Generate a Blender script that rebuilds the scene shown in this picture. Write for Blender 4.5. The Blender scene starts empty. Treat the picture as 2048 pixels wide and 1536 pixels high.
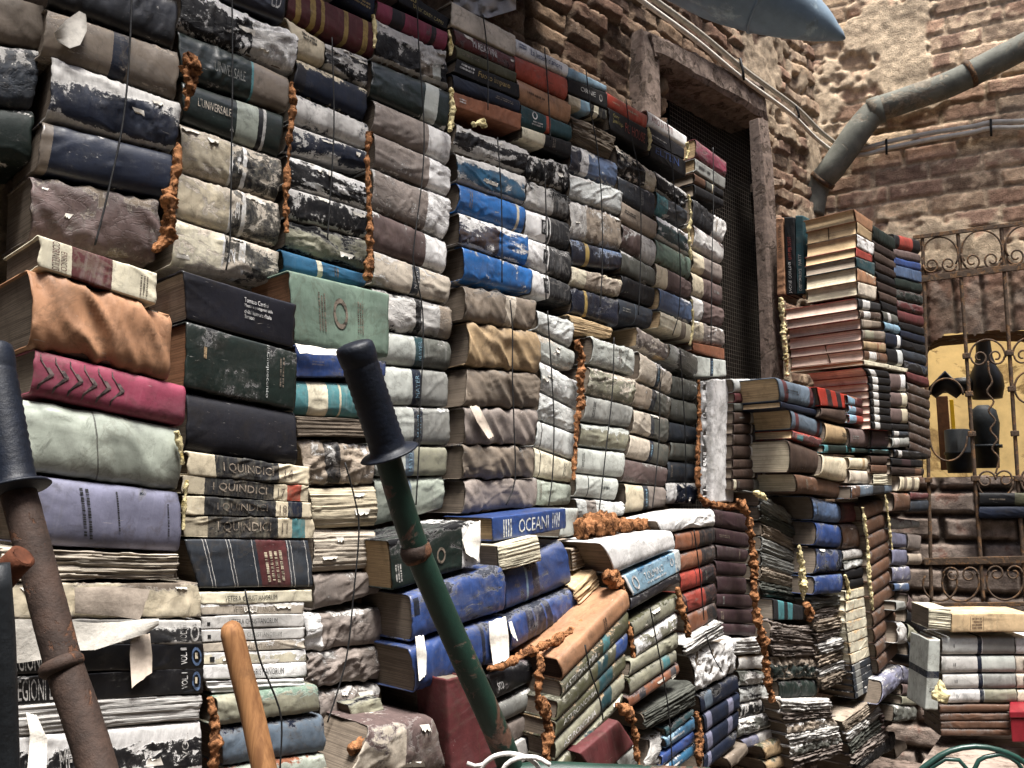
import bpy, bmesh, math, random
import numpy as np
from mathutils import Vector, Matrix

# ------------------------------------------------------------------ camera, world, light, exposure
SC = bpy.context.scene
COL = SC.collection
FPX = 1650.0                      # focal length in photograph pixels (2048 wide)
HC = 1.5                          # camera height
TH = math.atan(222 / FPX)         # pitch upwards
cam_d = bpy.data.cameras.new('camera')
cam_d.sensor_width = 36.0
cam_d.lens = FPX * 36.0 / 2048.0
cam_d.clip_start = 0.02
cam_d.clip_end = 200
cam = bpy.data.objects.new('camera', cam_d)
COL.objects.link(cam)
cam.location = (0, 0, HC)
cam.rotation_euler = (math.pi / 2 + TH, 0, 0)
SC.camera = cam

SUN_EL, SUN_ROT = math.radians(73), math.radians(156)
world = bpy.data.worlds.new("World")
SC.world = world
world.use_nodes = True
wn = world.node_tree
sky = wn.nodes.new('ShaderNodeTexSky')
sky.sky_type = 'NISHITA'
sky.sun_disc = False
sky.sun_elevation = SUN_EL
sky.sun_rotation = SUN_ROT
sky.air_density = 1.0
sky.dust_density = 4.0
bg = wn.nodes.get('Background') or wn.nodes.new('ShaderNodeBackground')
wn.links.new(sky.outputs[0], bg.inputs[0])
bg.inputs[1].default_value = 0.1
sun_d = bpy.data.lights.new('sun', 'SUN')
sun_d.energy = 3.9
sun_d.angle = math.radians(18)
sun_d.color = (1.0, 0.98, 0.95)
sun = bpy.data.objects.new('sun', sun_d)
COL.objects.link(sun)
sun.rotation_euler = (math.pi / 2 - SUN_EL, 0, math.pi - SUN_ROT)
SC.view_settings.view_transform = 'Standard'
SC.view_settings.look = 'None'
SC.view_settings.gamma = 1.0
SC.view_settings.exposure = 1.55
SC.cycles.max_bounces = 6
SC.cycles.diffuse_bounces = 3

# ------------------------------------------------------------------ places
RNG = random.Random(7)
ST, CT = math.sin(TH), math.cos(TH)
AW = math.atan((2613 - 1024) / FPX * CT)       # heading of the long wall
SDIR = Vector((math.sin(AW), math.cos(AW), 0))  # along the long wall, away from the camera
WIN = Vector((-math.cos(AW), math.sin(AW), 0))  # into the long wall
CAMP = Vector((0, 0, HC))
UP = Vector((0, 0, 1))


def ray(x, y):
    X, Y = (x - 1024) / FPX, (768 - y) / FPX
    return Vector((X, CT - Y * ST, ST + Y * CT))


class Plane:
    def __init__(s, inward, dist):
        s.n = Vector(inward).normalized()
        s.d = dist

    def at(s, x, y):
        r = ray(x, y)
        return CAMP + r * (s.d / r.dot(s.n))


def WP(D):
    return Plane(WIN, D)


def EP(s):
    return Plane(SDIR, s)


DWALL = 1.8
CORNER = WP(DWALL).at(1630, 300)
_v = Vector(((-2500 - 1024) / FPX * CT, 1, 0)).normalized()
BDIR = -_v                                       # along the end wall, to the right
BIN = Vector((-BDIR.y, BDIR.x, 0))
if BIN.y < 0:
    BIN = -BIN
BDIST = BIN.dot(CORNER - CAMP)


def BP(off=0.0):
    return Plane(BIN, BDIST - off)


def FP(z):
    return Plane((0.12, 1, 0), z)


# ------------------------------------------------------------------ numeric noise
def _hash(ix, iy, iz, seed):
    n = (ix * 73856093) ^ (iy * 19349663) ^ (iz * 83492791) ^ (seed * 2654435761 & 0x7fffffff)
    n = (n ^ (n >> 13)) * 1274126177
    n = n & 0x7fffffff
    n = (n ^ (n >> 16)) & 0xffff
    return n / 32767.5 - 1.0


def vnoise(x, y, z, seed=0):
    x, y, z = np.broadcast_arrays(np.asarray(x, float), np.asarray(y, float), np.asarray(z, float))
    ix, iy, iz = np.floor(x).astype(np.int64), np.floor(y).astype(np.int64), np.floor(z).astype(np.int64)
    fx, fy, fz = x - ix, y - iy, z - iz
    fx, fy, fz = [f * f * (3 - 2 * f) for f in (fx, fy, fz)]
    r = 0
    for dx in (0, 1):
        for dy in (0, 1):
            for dz in (0, 1):
                w = (fx if dx else 1 - fx) * (fy if dy else 1 - fy) * (fz if dz else 1 - fz)
                r = r + w * _hash(ix + dx, iy + dy, iz + dz, seed)
    return r


def fbm(x, y, z, seed=0, octv=4, gain=.5):
    a, s, t = 1.0, 0, 0
    for k in range(octv):
        s = s + a * vnoise(x, y, z, seed + k * 17)
        t += a
        a *= gain
        x, y, z = np.asarray(x) * 2.03, np.asarray(y) * 2.03, np.asarray(z) * 2.03
    return s / t


def voro(px, py, n, seed, ext):
    r = np.random.RandomState(seed % 100000)
    cx, cy = r.rand(n) * ext[0], r.rand(n) * ext[1]
    d = np.sqrt((px[..., None] - cx) ** 2 + (py[..., None] - cy) ** 2)
    d.sort(axis=-1)
    return d[..., 0], d[..., 1]


# ------------------------------------------------------------------ objects
def hexc(h):
    h = h.lstrip('#')
    c = [int(h[i:i + 2], 16) / 255 for i in (0, 2, 4)]
    return tuple(v / 12.92 if v <= .04045 else ((v + .055) / 1.055) ** 2.4 for v in c) + (1.0,)


def mesh(name, verts, faces, mats, uv=None, mi=None, smooth=True):
    me = bpy.data.meshes.new(name)
    me.from_pydata([tuple(v) for v in verts], [], [tuple(f) for f in faces])
    for m in (mats if isinstance(mats, (list, tuple)) else [mats]):
        me.materials.append(m)
    if uv is not None:
        lay = me.uv_layers.new(name='UVMap')
        li = np.zeros(len(me.loops), np.int32)
        me.loops.foreach_get('vertex_index', li)
        lay.data.foreach_set('uv', np.asarray(uv, np.float32)[li].ravel())
    if mi is not None:
        me.polygons.foreach_set('material_index', np.asarray(mi, np.int32))
    if smooth:
        me.polygons.foreach_set('use_smooth', np.ones(len(me.polygons), bool))
    me.update()
    return me


def link(name, me, parent=None):
    o = bpy.data.objects.new(name, me)
    COL.objects.link(o)
    if parent is not None:
        o.parent = parent
    return o


def tag(o, label=None, cat=None, group=None, kind=None):
    if label:
        o['label'] = label
        n = len(label.replace(',', ' ').split())
        if not 4 <= n <= 16:
            print('LABEL LENGTH', n, label)
    if cat:
        o['category'] = cat
    if group:
        o['group'] = group
    if kind:
        o['kind'] = kind
    return o


def empty(name, loc, label, cat, group=None, rz=0.0):
    o = bpy.data.objects.new(name, None)
    o.empty_display_size = .05
    COL.objects.link(o)
    o.location = loc
    o.rotation_euler = (0, 0, rz)
    return tag(o, label, cat, group)


def tube_arr(pts, rad, seg=10, step=None, rough=0.0, seed=0, freq=40, closed_ends=True, squash=None):
    """a round tube through pts (world); returns verts, faces"""
    P = [Vector(p) for p in pts]
    R = list(rad) if isinstance(rad, (list, tuple)) else [rad] * len(P)
    if step:
        # resample with catmull-rom
        Q, S = [], []
        for i in range(len(P) - 1):
            p0, p1, p2, p3 = P[max(i - 1, 0)], P[i], P[i + 1], P[min(i + 2, len(P) - 1)]
            n = max(1, int((p2 - p1).length / step))
            for k in range(n):
                t = k / n
                Q.append(.5 * ((2 * p1) + (p2 - p0) * t + (2 * p0 - 5 * p1 + 4 * p2 - p3) * t * t
                               + (3 * p1 - p0 - 3 * p2 + p3) * t ** 3))
                S.append(R[i] * (1 - t) + R[i + 1] * t)
        Q.append(P[-1])
        S.append(R[-1])
        P, R = Q, S
    V, F = [], []
    ref = None
    for i, p in enumerate(P):
        d = (P[min(i + 1, len(P) - 1)] - P[max(i - 1, 0)])
        if d.length < 1e-9:
            d = Vector((0, 0, 1))
        d.normalize()
        if ref is None:
            ref = d.orthogonal().normalized()
        ref = (ref - d * ref.dot(d)).normalized()
        b = d.cross(ref)
        for k in range(seg):
            a = 2 * math.pi * k / seg
            V.append(p + (ref * math.cos(a) + b * math.sin(a)) * R[i])
    for i in range(len(P) - 1):
        for k in range(seg):
            k2 = (k + 1) % seg
            F.append((i * seg + k, i * seg + k2, (i + 1) * seg + k2, (i + 1) * seg + k))
    if closed_ends:
        F.append(tuple(range(seg))[::-1])
        F.append(tuple((len(P) - 1) * seg + k for k in range(seg)))
    if rough:
        A = np.array([tuple(v) for v in V])
        C = np.repeat(np.array([tuple(p) for p in P]), seg, axis=0)
        RR = np.repeat(np.array(R), seg)
        nn = fbm(A[:, 0] * freq, A[:, 1] * freq, A[:, 2] * freq, seed, 4, .6)
        lump = fbm(C[:, 0] * freq * .5, C[:, 1] * freq * .5, C[:, 2] * freq * .5, seed + 5, 2)
        A = C + (A - C) * (1 + rough * (nn * 1.5 + lump * 1.1))[:, None]
        V = [Vector(a) for a in A]
    return V, F


def box_arr(o, x, y, z):
    """box with corner o and edge vectors x,y,z"""
    o, x, y, z = map(Vector, (o, x, y, z))
    V = [o, o + x, o + x + y, o + y, o + z, o + x + z, o + x + y + z, o + y + z]
    F = [(0, 3, 2, 1), (4, 5, 6, 7), (0, 1, 5, 4), (1, 2, 6, 5), (2, 3, 7, 6), (3, 0, 4, 7)]
    return V, F


class MB:
    def __init__(s):
        s.v, s.f, s.uv, s.mi = [], [], [], []

    def add(s, vf, mi=0):
        n = len(s.v)
        s.v += list(vf[0])
        s.f += [tuple(i + n for i in f) for f in vf[1]]
        s.mi += [mi] * len(vf[1])
        return s

    def build(s, name, mats, parent=None, smooth=False, bevel=0, local=True):
        off = Vector((0, 0, 0))
        vs = s.v
        if parent is not None and local:
            inv = parent.matrix_basis.inverted()
            vs = [inv @ Vector(v) for v in vs]
        me = mesh(name, vs, s.f, mats, mi=s.mi, smooth=smooth)
        o = link(name, me, parent)
        if bevel:
            m = o.modifiers.new('bevel', 'BEVEL')
            m.width = bevel
            m.segments = 2
            m.limit_method = 'ANGLE'
        return o

# ------------------------------------------------------------------ materials
class NT:
    def __init__(s, name, rough=.6, spec=.4):
        s.m = bpy.data.materials.new(name)
        s.m.use_nodes = True
        s.t = s.m.node_tree
        s.b = s.t.nodes['Principled BSDF']
        s.b.inputs['Roughness'].default_value = rough
        s.b.inputs['Specular IOR Level'].default_value = spec

    def n(s, typ, **kw):
        nd = s.t.nodes.new(typ)
        for k, v in kw.items():
            setattr(nd, k, v)
        return nd

    def set(s, sock, v):
        if hasattr(v, 'links') or isinstance(v, bpy.types.NodeSocket):
            s.t.links.new(v, sock)
        elif v is not None:
            sock.default_value = v

    def math(s, op, a, b=None, c=None, clamp=False):
        nd = s.n('ShaderNodeMath', operation=op, use_clamp=clamp)
        s.set(nd.inputs[0], a)
        if b is not None:
            s.set(nd.inputs[1], b)
        if c is not None:
            s.set(nd.inputs[2], c)
        return nd.outputs[0]

    def mix(s, f, a, b, blend='MIX'):
        nd = s.n('ShaderNodeMix', data_type='RGBA', blend_type=blend)
        s.set(nd.inputs[0], f)
        s.set(nd.inputs[6], a)
        s.set(nd.inputs[7], b)
        return nd.outputs[2]

    def noise(s, vec, scale, detail=5, rough=.6, dist=0):
        nd = s.n('ShaderNodeTexNoise')
        s.set(nd.inputs['Vector'], vec)
        nd.inputs['Scale'].default_value = scale
        nd.inputs['Detail'].default_value = detail
        nd.inputs['Roughness'].default_value = rough
        nd.inputs['Distortion'].default_value = dist
        return nd.outputs['Fac']

    def voro(s, vec, scale, feature='F1'):
        nd = s.n('ShaderNodeTexVoronoi', feature=feature)
        s.set(nd.inputs['Vector'], vec)
        nd.inputs['Scale'].default_value = scale
        return nd.outputs['Distance']

    def ss(s, v, lo, hi):
        nd = s.n('ShaderNodeMapRange', interpolation_type='SMOOTHSTEP')
        s.set(nd.inputs[0], v)
        s.set(nd.inputs[1], lo)
        s.set(nd.inputs[2], hi)
        return nd.outputs[0]

    def scale(s, vec, sc):
        nd = s.n('ShaderNodeVectorMath', operation='MULTIPLY')
        s.set(nd.inputs[0], vec)
        nd.inputs[1].default_value = sc
        return nd.outputs[0]

    def coords(s):
        tc = s.n('ShaderNodeTexCoord')
        oi = s.n('ShaderNodeObjectInfo')
        k = s.math('MULTIPLY', oi.outputs['Random'], 53.0)
        nd = s.n('ShaderNodeVectorMath', operation='ADD')
        s.t.links.new(tc.outputs['Object'], nd.inputs[0])
        s.t.links.new(k, nd.inputs[1])
        sep = s.n('ShaderNodeSeparateXYZ')
        s.t.links.new(tc.outputs['UV'], sep.inputs[0])
        return nd.outputs[0], sep.outputs[0], sep.outputs[1]

    def bump(s, h, strength=.5, dist=.002):
        nd = s.n('ShaderNodeBump')
        nd.inputs['Strength'].default_value = strength
        nd.inputs['Distance'].default_value = dist
        s.t.links.new(h, nd.inputs['Height'])
        s.t.links.new(nd.outputs[0], s.b.inputs['Normal'])

    def color(s, c):
        s.set(s.b.inputs['Base Color'], c)


PAL = dict(K='#0f0f12', N='#141b2b', D='#15201c', S='#2c3138', T='#8d8076', M='#80766f', C='#c2b69d', W='#dbd9d6',
           w='#bdbab5', G='#84847f', g='#54554f', O='#868472', o='#4a4936', B='#2b4070', b='#2c5a78', L='#7d9cae',
           R='#8f3c33', r='#552a2b', P='#37272a', p='#80384a', Y='#a08850', y='#a39459', E='#7c4f39', e='#594031',
           t='#c2a883', V='#6c6c7e', v='#1a1a20', A='#6b7d6f', a='#979d91', q='#497a7e', Q='#233f44', i='#40322b',
           u='#2e231f', s='#adb0a9', z='#c4c6c2', F='#a04938', H='#d0c8b0', k='#242426', l='#4a5c78', j='#9c7457',
           f='#5a6672', m='#5d4e4b', x='#9c8566', d='#72675b', n='#958879', h='#bbb0a0', X='#a83628', I='#cfb5a4', J='#27619f')
PALC = {k: hexc(v) for k, v in PAL.items()}


def scl(c, k):
    return (min(c[0] * k, 1), min(c[1] * k, 1), min(c[2] * k, 1), 1)


def cover_material(base, under, amt, bands, gloss, edge, kind, rug, board):
    t = NT('cover_' + kind, rough=.33 if gloss else .66, spec=.5 if gloss else .22)
    P, u, v = t.coords()
    rnd = t.n('ShaderNodeObjectInfo').outputs['Random']
    cb = PALC[base]
    n_lo = t.noise(P, 11, 6, .62)
    dk = .22 if max(cb[:3]) < .035 else 1.0
    n_hi = t.noise(P, 110, 5, .65)
    fib = t.noise(t.scale(P, (260, 260, 22)), 1, 3, .6)
    streak = t.noise(t.scale(P, (85, 85, 9)), 1, 5, .65)
    col = t.mix(t.ss(n_lo, .3, .72), scl(cb, .7), scl(cb, 1.22))
    # printed bands and fields
    if bands:
        uj = t.math('ADD', u, t.math('MULTIPLY', t.math('SUBTRACT', n_hi, .5), .016))
        for (a, b_, c) in bands:
            m = t.math('MULTIPLY', t.math('GREATER_THAN', uj, a), t.math('LESS_THAN', uj, b_))
            bc = PALC[c]
            bcol = t.mix(t.ss(n_lo, .3, .75), scl(bc, .74), scl(bc, 1.18))
            col = t.mix(m, col, bcol)
    on_board = t.math('MAXIMUM', t.math('LESS_THAN', v, -.02), t.math('GREATER_THAN', v, 1.02))
    if board:
        col = t.mix(on_board, col, PALC[board])
    # rubbing across the spine, bleaching and grey dust lodged in the cloth
    col = t.mix(t.math('MULTIPLY', t.ss(streak, .5, .8), .2 * dk), col, t.mix(.5, scl(cb, 2.2), (.26, .25, .235, 1)))
    bl = t.noise(t.scale(P, (7, 7, 12)), 1, 7, .7, .8)
    col = t.mix(t.math('MULTIPLY', t.ss(bl, .46, .74), (.05 + .26 * min(amt * 1.6, .9)) * dk), col, (.30, .29, .275, 1))
    col = t.mix(t.math('MULTIPLY', t.ss(fib, .5, .75), .16), col, scl(cb, .4))
    # brown stains and rubbed dirt
    dirt = t.noise(P, 23, 8, .74, .6)
    col = t.mix(t.math('MULTIPLY', t.ss(dirt, .5, .68), .55), col, t.mix(.5, scl(cb, .35), (.03, .024, .018, 1)))
    tide = t.noise(P, 8, 6, .6, .5)
    ring0 = t.math('ABSOLUTE', t.math('SUBTRACT', tide, .52))
    col = t.mix(t.math('MULTIPLY', t.math('SUBTRACT', 1.0, t.ss(ring0, .004, .022)), .3 * dk), col, t.mix(.5, scl(cb, .5), (.10, .075, .05, 1)))
    hgt = t.math('ADD', t.math('MULTIPLY', n_hi, .3), t.math('MULTIPLY', fib, .12))
    # abraded: the bare board or paper showing through
    if amt > 0:
        vt = t.math('MULTIPLY', t.math('MAXIMUM', t.math('SUBTRACT', t.math('MINIMUM', v, 1.0), .52), 0.0), 2.1)
        vb = t.math('MULTIPLY', t.math('MAXIMUM', t.math('SUBTRACT', .12, t.math('MAXIMUM', v, 0.0)), 0.0), 5.0)
        ev = t.math('MAXIMUM', t.math('MULTIPLY', vt, vt), vb)
        sc_ = t.math('ADD', .45, t.math('MULTIPLY', rnd, 1.1))
        vs = t.n('ShaderNodeVectorMath', operation='SCALE')
        t.t.links.new(P, vs.inputs[0])
        t.t.links.new(sc_, vs.inputs['Scale'])
        an = t.n('ShaderNodeCombineXYZ')
        t.set(an.inputs[0], t.math('ADD', 7.0, t.math('MULTIPLY', t.math('FRACT', t.math('MULTIPLY', rnd, 7.3)), 16.0)))
        an.inputs[1].default_value = 16
        t.set(an.inputs[2], t.math('ADD', 12.0, t.math('MULTIPLY', t.math('FRACT', t.math('MULTIPLY', rnd, 13.7)), 22.0)))
        vm = t.n('ShaderNodeVectorMath', operation='MULTIPLY')
        t.t.links.new(vs.outputs[0], vm.inputs[0])
        t.t.links.new(an.outputs[0], vm.inputs[1])
        pn = t.noise(vm.outputs[0], 1.0, 11, .69, .55)
        pn = t.math('ADD', pn, t.math('MULTIPLY', ev, edge * min(1.5, amt * 3.6)))
        fine = t.noise(t.scale(P, (120, 60, 90)), 1, 6, .75)
        pn = t.math('ADD', t.math('MULTIPLY', pn, .77), t.math('MULTIPLY', fine, .23))
        thr = .70 - .36 * amt
        pm = t.ss(pn, thr - .012, thr + .014)
        lay = t.ss(pn, thr + .035, thr + .05)
        uc = PALC[under]
        ucol = t.mix(t.ss(t.noise(t.scale(P, (90, 60, 30)), 1, 6, .7), .32, .68), scl(uc, .62), scl(uc, 1.2))
        ucol = t.mix(t.math('MULTIPLY', lay, .5), ucol, scl(uc, .72))
        ring = t.math('MULTIPLY', pm, t.math('SUBTRACT', 1.0, t.ss(pn, thr + .012, thr + .03)))
        ucol = t.mix(t.math('MULTIPLY', ring, .32), ucol, t.mix(.6, ucol, (.74, .72, .69, 1)))
        halo = t.math('MULTIPLY', t.ss(pn, thr - .08, thr - .01), .4 * (.4 + .6 * dk))
        col = t.mix(halo, col, t.mix(.5, scl(cb, .5), (.2, .19, .18, 1)))
        col = t.mix(pm, col, ucol)
        hgt = t.math('ADD', hgt, t.math('MULTIPLY', t.math('ADD', pm, t.math('MULTIPLY', lay, .6)), -1.1))
        t.set(t.b.inputs['Roughness'], t.math('ADD', .4 if gloss else .6, t.math('MULTIPLY', pm, .32)))
    # scratches and pale specks
    sc = t.noise(t.scale(P, (26, 60, 210)), 1, 3, .6, 1.5)
    col = t.mix(t.math('MULTIPLY', t.ss(sc, .70, .75), .45), col, (.5, .47, .43, 1))
    wr = t.noise(P, 30, 7, .6, 1.4)
    hgt = t.math('ADD', hgt, t.math('MULTIPLY', wr, .25 + .8 * rug))
    if rug >= 1:
        vr = t.math('ABSOLUTE', t.math('SUBTRACT', t.noise(t.scale(P, (16, 20, 26)), 1, 5, .6, .8), .5))
        hgt = t.math('ADD', hgt, t.math('MULTIPLY', t.ss(vr, 0, .04), .5 * rug))
    t.color(col)
    t.bump(hgt, .55, .0022)
    return t.m


_CM = {}


def cover_mat(base, under, amt, bands, gloss, edge, kind, rug=.5, board=None):
    k = (base, under, amt, tuple(bands), gloss, edge, kind, rug, board)
    if k not in _CM:
        _CM[k] = cover_material(*k)
    return _CM[k]


def page_material(c, ragged):
    t = NT('page_edges', rough=.9, spec=.1)
    P, u, v = t.coords()
    cb = PALC[c]
    lines = t.noise(t.scale(P, (5, 5, 700 if not ragged else 480)), 1, 4, .7)
    n = t.noise(P, 24, 6, .7)
    col = t.mix(t.ss(lines, .36, .62), scl(cb, .55), scl(cb, 1.15))
    col = t.mix(t.math('MULTIPLY', t.ss(n, .45, .75), .6), col, scl(cb, .5))
    edge = t.noise(P, 9, 5, .65)
    col = t.mix(t.math('MULTIPLY', t.ss(edge, .56, .72), .5), col, (.05, .036, .024, 1))
    t.color(col)
    t.bump(t.math('ADD', lines, t.math('MULTIPLY', n, .6)), .35 if not ragged else .7, .0012 if not ragged else .004)
    return t.m


_PM = {}


def page_mat(c, ragged=False):
    if (c, ragged) not in _PM:
        _PM[(c, ragged)] = page_material(c, ragged)
    return _PM[(c, ragged)]


_INK = {}


def ink(c):
    if c not in _INK:
        t = NT('ink', rough=.6)
        P, u, v = t.coords()
        n = t.noise(P, 75, 7, .75)
        cb = PALC[c]
        t.color(t.mix(t.ss(n, .44, .6), scl(cb, 1.0), scl(cb, .22)))
        _INK[c] = t.m
    return _INK[c]


def simple(name, c, var=.3, sc=30, rough=.7, bump=.4, bd=.003, spec=.3, c2=None, c2amt=.5, metal=0):
    t = NT(name, rough=rough, spec=spec)
    P, u, v = t.coords()
    cb = hexc(c)
    n = t.noise(P, sc, 7, .68)
    col = t.mix(t.ss(n, .3, .7), scl(cb, 1 - var), scl(cb, 1 + var))
    h = t.noise(P, sc * 3.3, 6, .7)
    if c2:
        m = t.noise(P, sc * .55, 8, .72, .7)
        mm = t.ss(m, .62 - .25 * c2amt, .68 - .25 * c2amt)
        cc = hexc(c2)
        col = t.mix(mm, col, t.mix(t.ss(h, .35, .7), scl(cc, .6), scl(cc, 1.35)))
        h = t.math('ADD', h, t.math('MULTIPLY', mm, -.8))
    t.color(col)
    t.b.inputs['Metallic'].default_value = metal
    t.bump(h, bump, bd)
    return t.m


M_FOAM = simple('orange_foam', '#9a6c4a', .45, 80, .95, 1.0, .006, .05, '#644430', .35)
M_FOAMY = simple('yellow_foam', '#cdbf92', .3, 60, .9, .8, .004, .1, '#a8955f', .3)
M_WIRE = simple('black_wire', '#1c1c1d', .3, 60, .6, .3)
M_IRON = simple('rusty_iron', '#4b3d31', .4, 45, .85, .7, .002, .25, '#6e5238', .5)
M_WALLATT = None

# ------------------------------------------------------------------ the book maker
ORD = ['top', 'second', 'third', 'fourth', 'fifth', 'sixth', 'seventh', 'eighth', 'ninth', 'tenth', 'eleventh',
       'twelfth', 'thirteenth', 'fourteenth', 'fifteenth', 'sixteenth', 'seventeenth', 'eighteenth', 'nineteenth']
BOOKS = []


class Style:
    def __init__(s, txt):
        s.base, s.under, s.amt, s.bands = 'K', 'w', 0.0, []
        s.flat, s.cr, s.fold, s.gloss, s.page, s.edge, s.pg, s.W, s.rag, s.board = False, 0.25, 0, False, 'd', .12, False, None, 0, None
        for k, tok in enumerate(txt.split()):
            if k == 0:
                if '/' in tok:
                    b, r = tok.split('/')
                    s.base, s.under, s.amt = b, r[0], float(r[1:])
                else:
                    s.base = tok
            elif tok[0] in '.0123456789':
                a, r = tok.split('-')
                s.bands.append((float(a), float(r[:-1]), r[-1]))
            elif tok == 'f':
                s.flat = True
            elif tok[0] == 'c':
                s.cr = float(tok[1:])
            elif tok[0] == 'x':
                s.fold = float(tok[1:] or 1)
            elif tok == 'h':
                s.gloss = True
            elif tok[0] == 'P':
                s.page = tok[1]
            elif tok[0] == 'e':
                s.edge = float(tok[1:])
            elif tok[0] == 'b' and len(tok) == 2:
                s.board = tok[1]
            elif tok == 'p':
                s.pg = True
            elif tok[0] == 'W':
                s.W = float(tok[1:])
            elif tok[0] == 'r':
                s.rag = float(tok[1:] or 1)


def stack(where, D, rows, W=.16, plane=None, name='book', cat='book'):
    """rows: (x1,y1 TL, x2,y2 TR, x3,y3 BR, x4,y4 BL, style, looks, [titles], [sheets])"""
    pl = plane or WP(D)
    n = len(rows)
    rows = [list(r) for r in rows]
    for r, nx_ in zip(rows, rows[1:]):          # close the slack between neighbours in a stack
        for yb, yt, xb, xt in ((5, 3, 4, 2), (7, 1, 6, 0)):
            th = r[yb] - (r[3] if yb == 5 else r[1])
            gap = nx_[yt] - r[yb]
            if 0 < gap < .55 * th and abs(nx_[xt] - r[xb]) < 26:
                r[yb] += max(gap - 1.0, 0) * (1.0 if W >= .2 else .7)
    for k, r in enumerate(rows):
        q = [(r[0], r[1]), (r[2], r[3]), (r[4], r[5]), (r[6], r[7])]
        lab = r[9]
        if where:
            o = ORD[k] if k else 'topmost'
            lab = f"{r[9]}, topmost of {where}" if k == 0 else (
                f"{r[9]}, bottom of {where}" if k == n - 1 and n > 2 else f"{r[9]}, {o} from top of {where}")
        BOOKS.append(dict(q=q, st=Style(r[8]), lab=lab, pl=pl, W=W, ti=(r[10] if len(r) > 10 else []),
                          sh=(r[11] if len(r) > 11 else []), name=name, cat=cat))


def lerp(a, b, t):
    return a + (b - a) * t


def column(where, D, L, R, looks, W=.16, gap=.04):
    """a regular stack: L and R are polylines (x,y) down the two edges; looks: list of (style, look)"""
    n = len(looks)

    def walk(P, t):
        y0, y1 = P[0][1], P[-1][1]
        y = lerp(y0, y1, t)
        for (xa, ya), (xb, yb) in zip(P, P[1:]):
            if y <= yb + 1e-6:
                return (lerp(xa, xb, (y - ya) / max(yb - ya, 1e-6)), y)
        return P[-1]
    rows = []
    ws = [l[2] if len(l) > 2 and isinstance(l[2], (int, float)) else 1 for l in looks]
    tot = sum(ws)
    acc = 0
    for k, l in enumerate(looks):
        a, b = acc / tot, (acc + ws[k] * (1 - gap)) / tot
        acc += ws[k]
        tl, tr, br, bl = walk(L, a), walk(R, a), walk(R, b), walk(L, b)
        rows.append((*tl, *tr, *br, *bl, l[0], l[1]))
    stack(where, D, rows, W)


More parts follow.
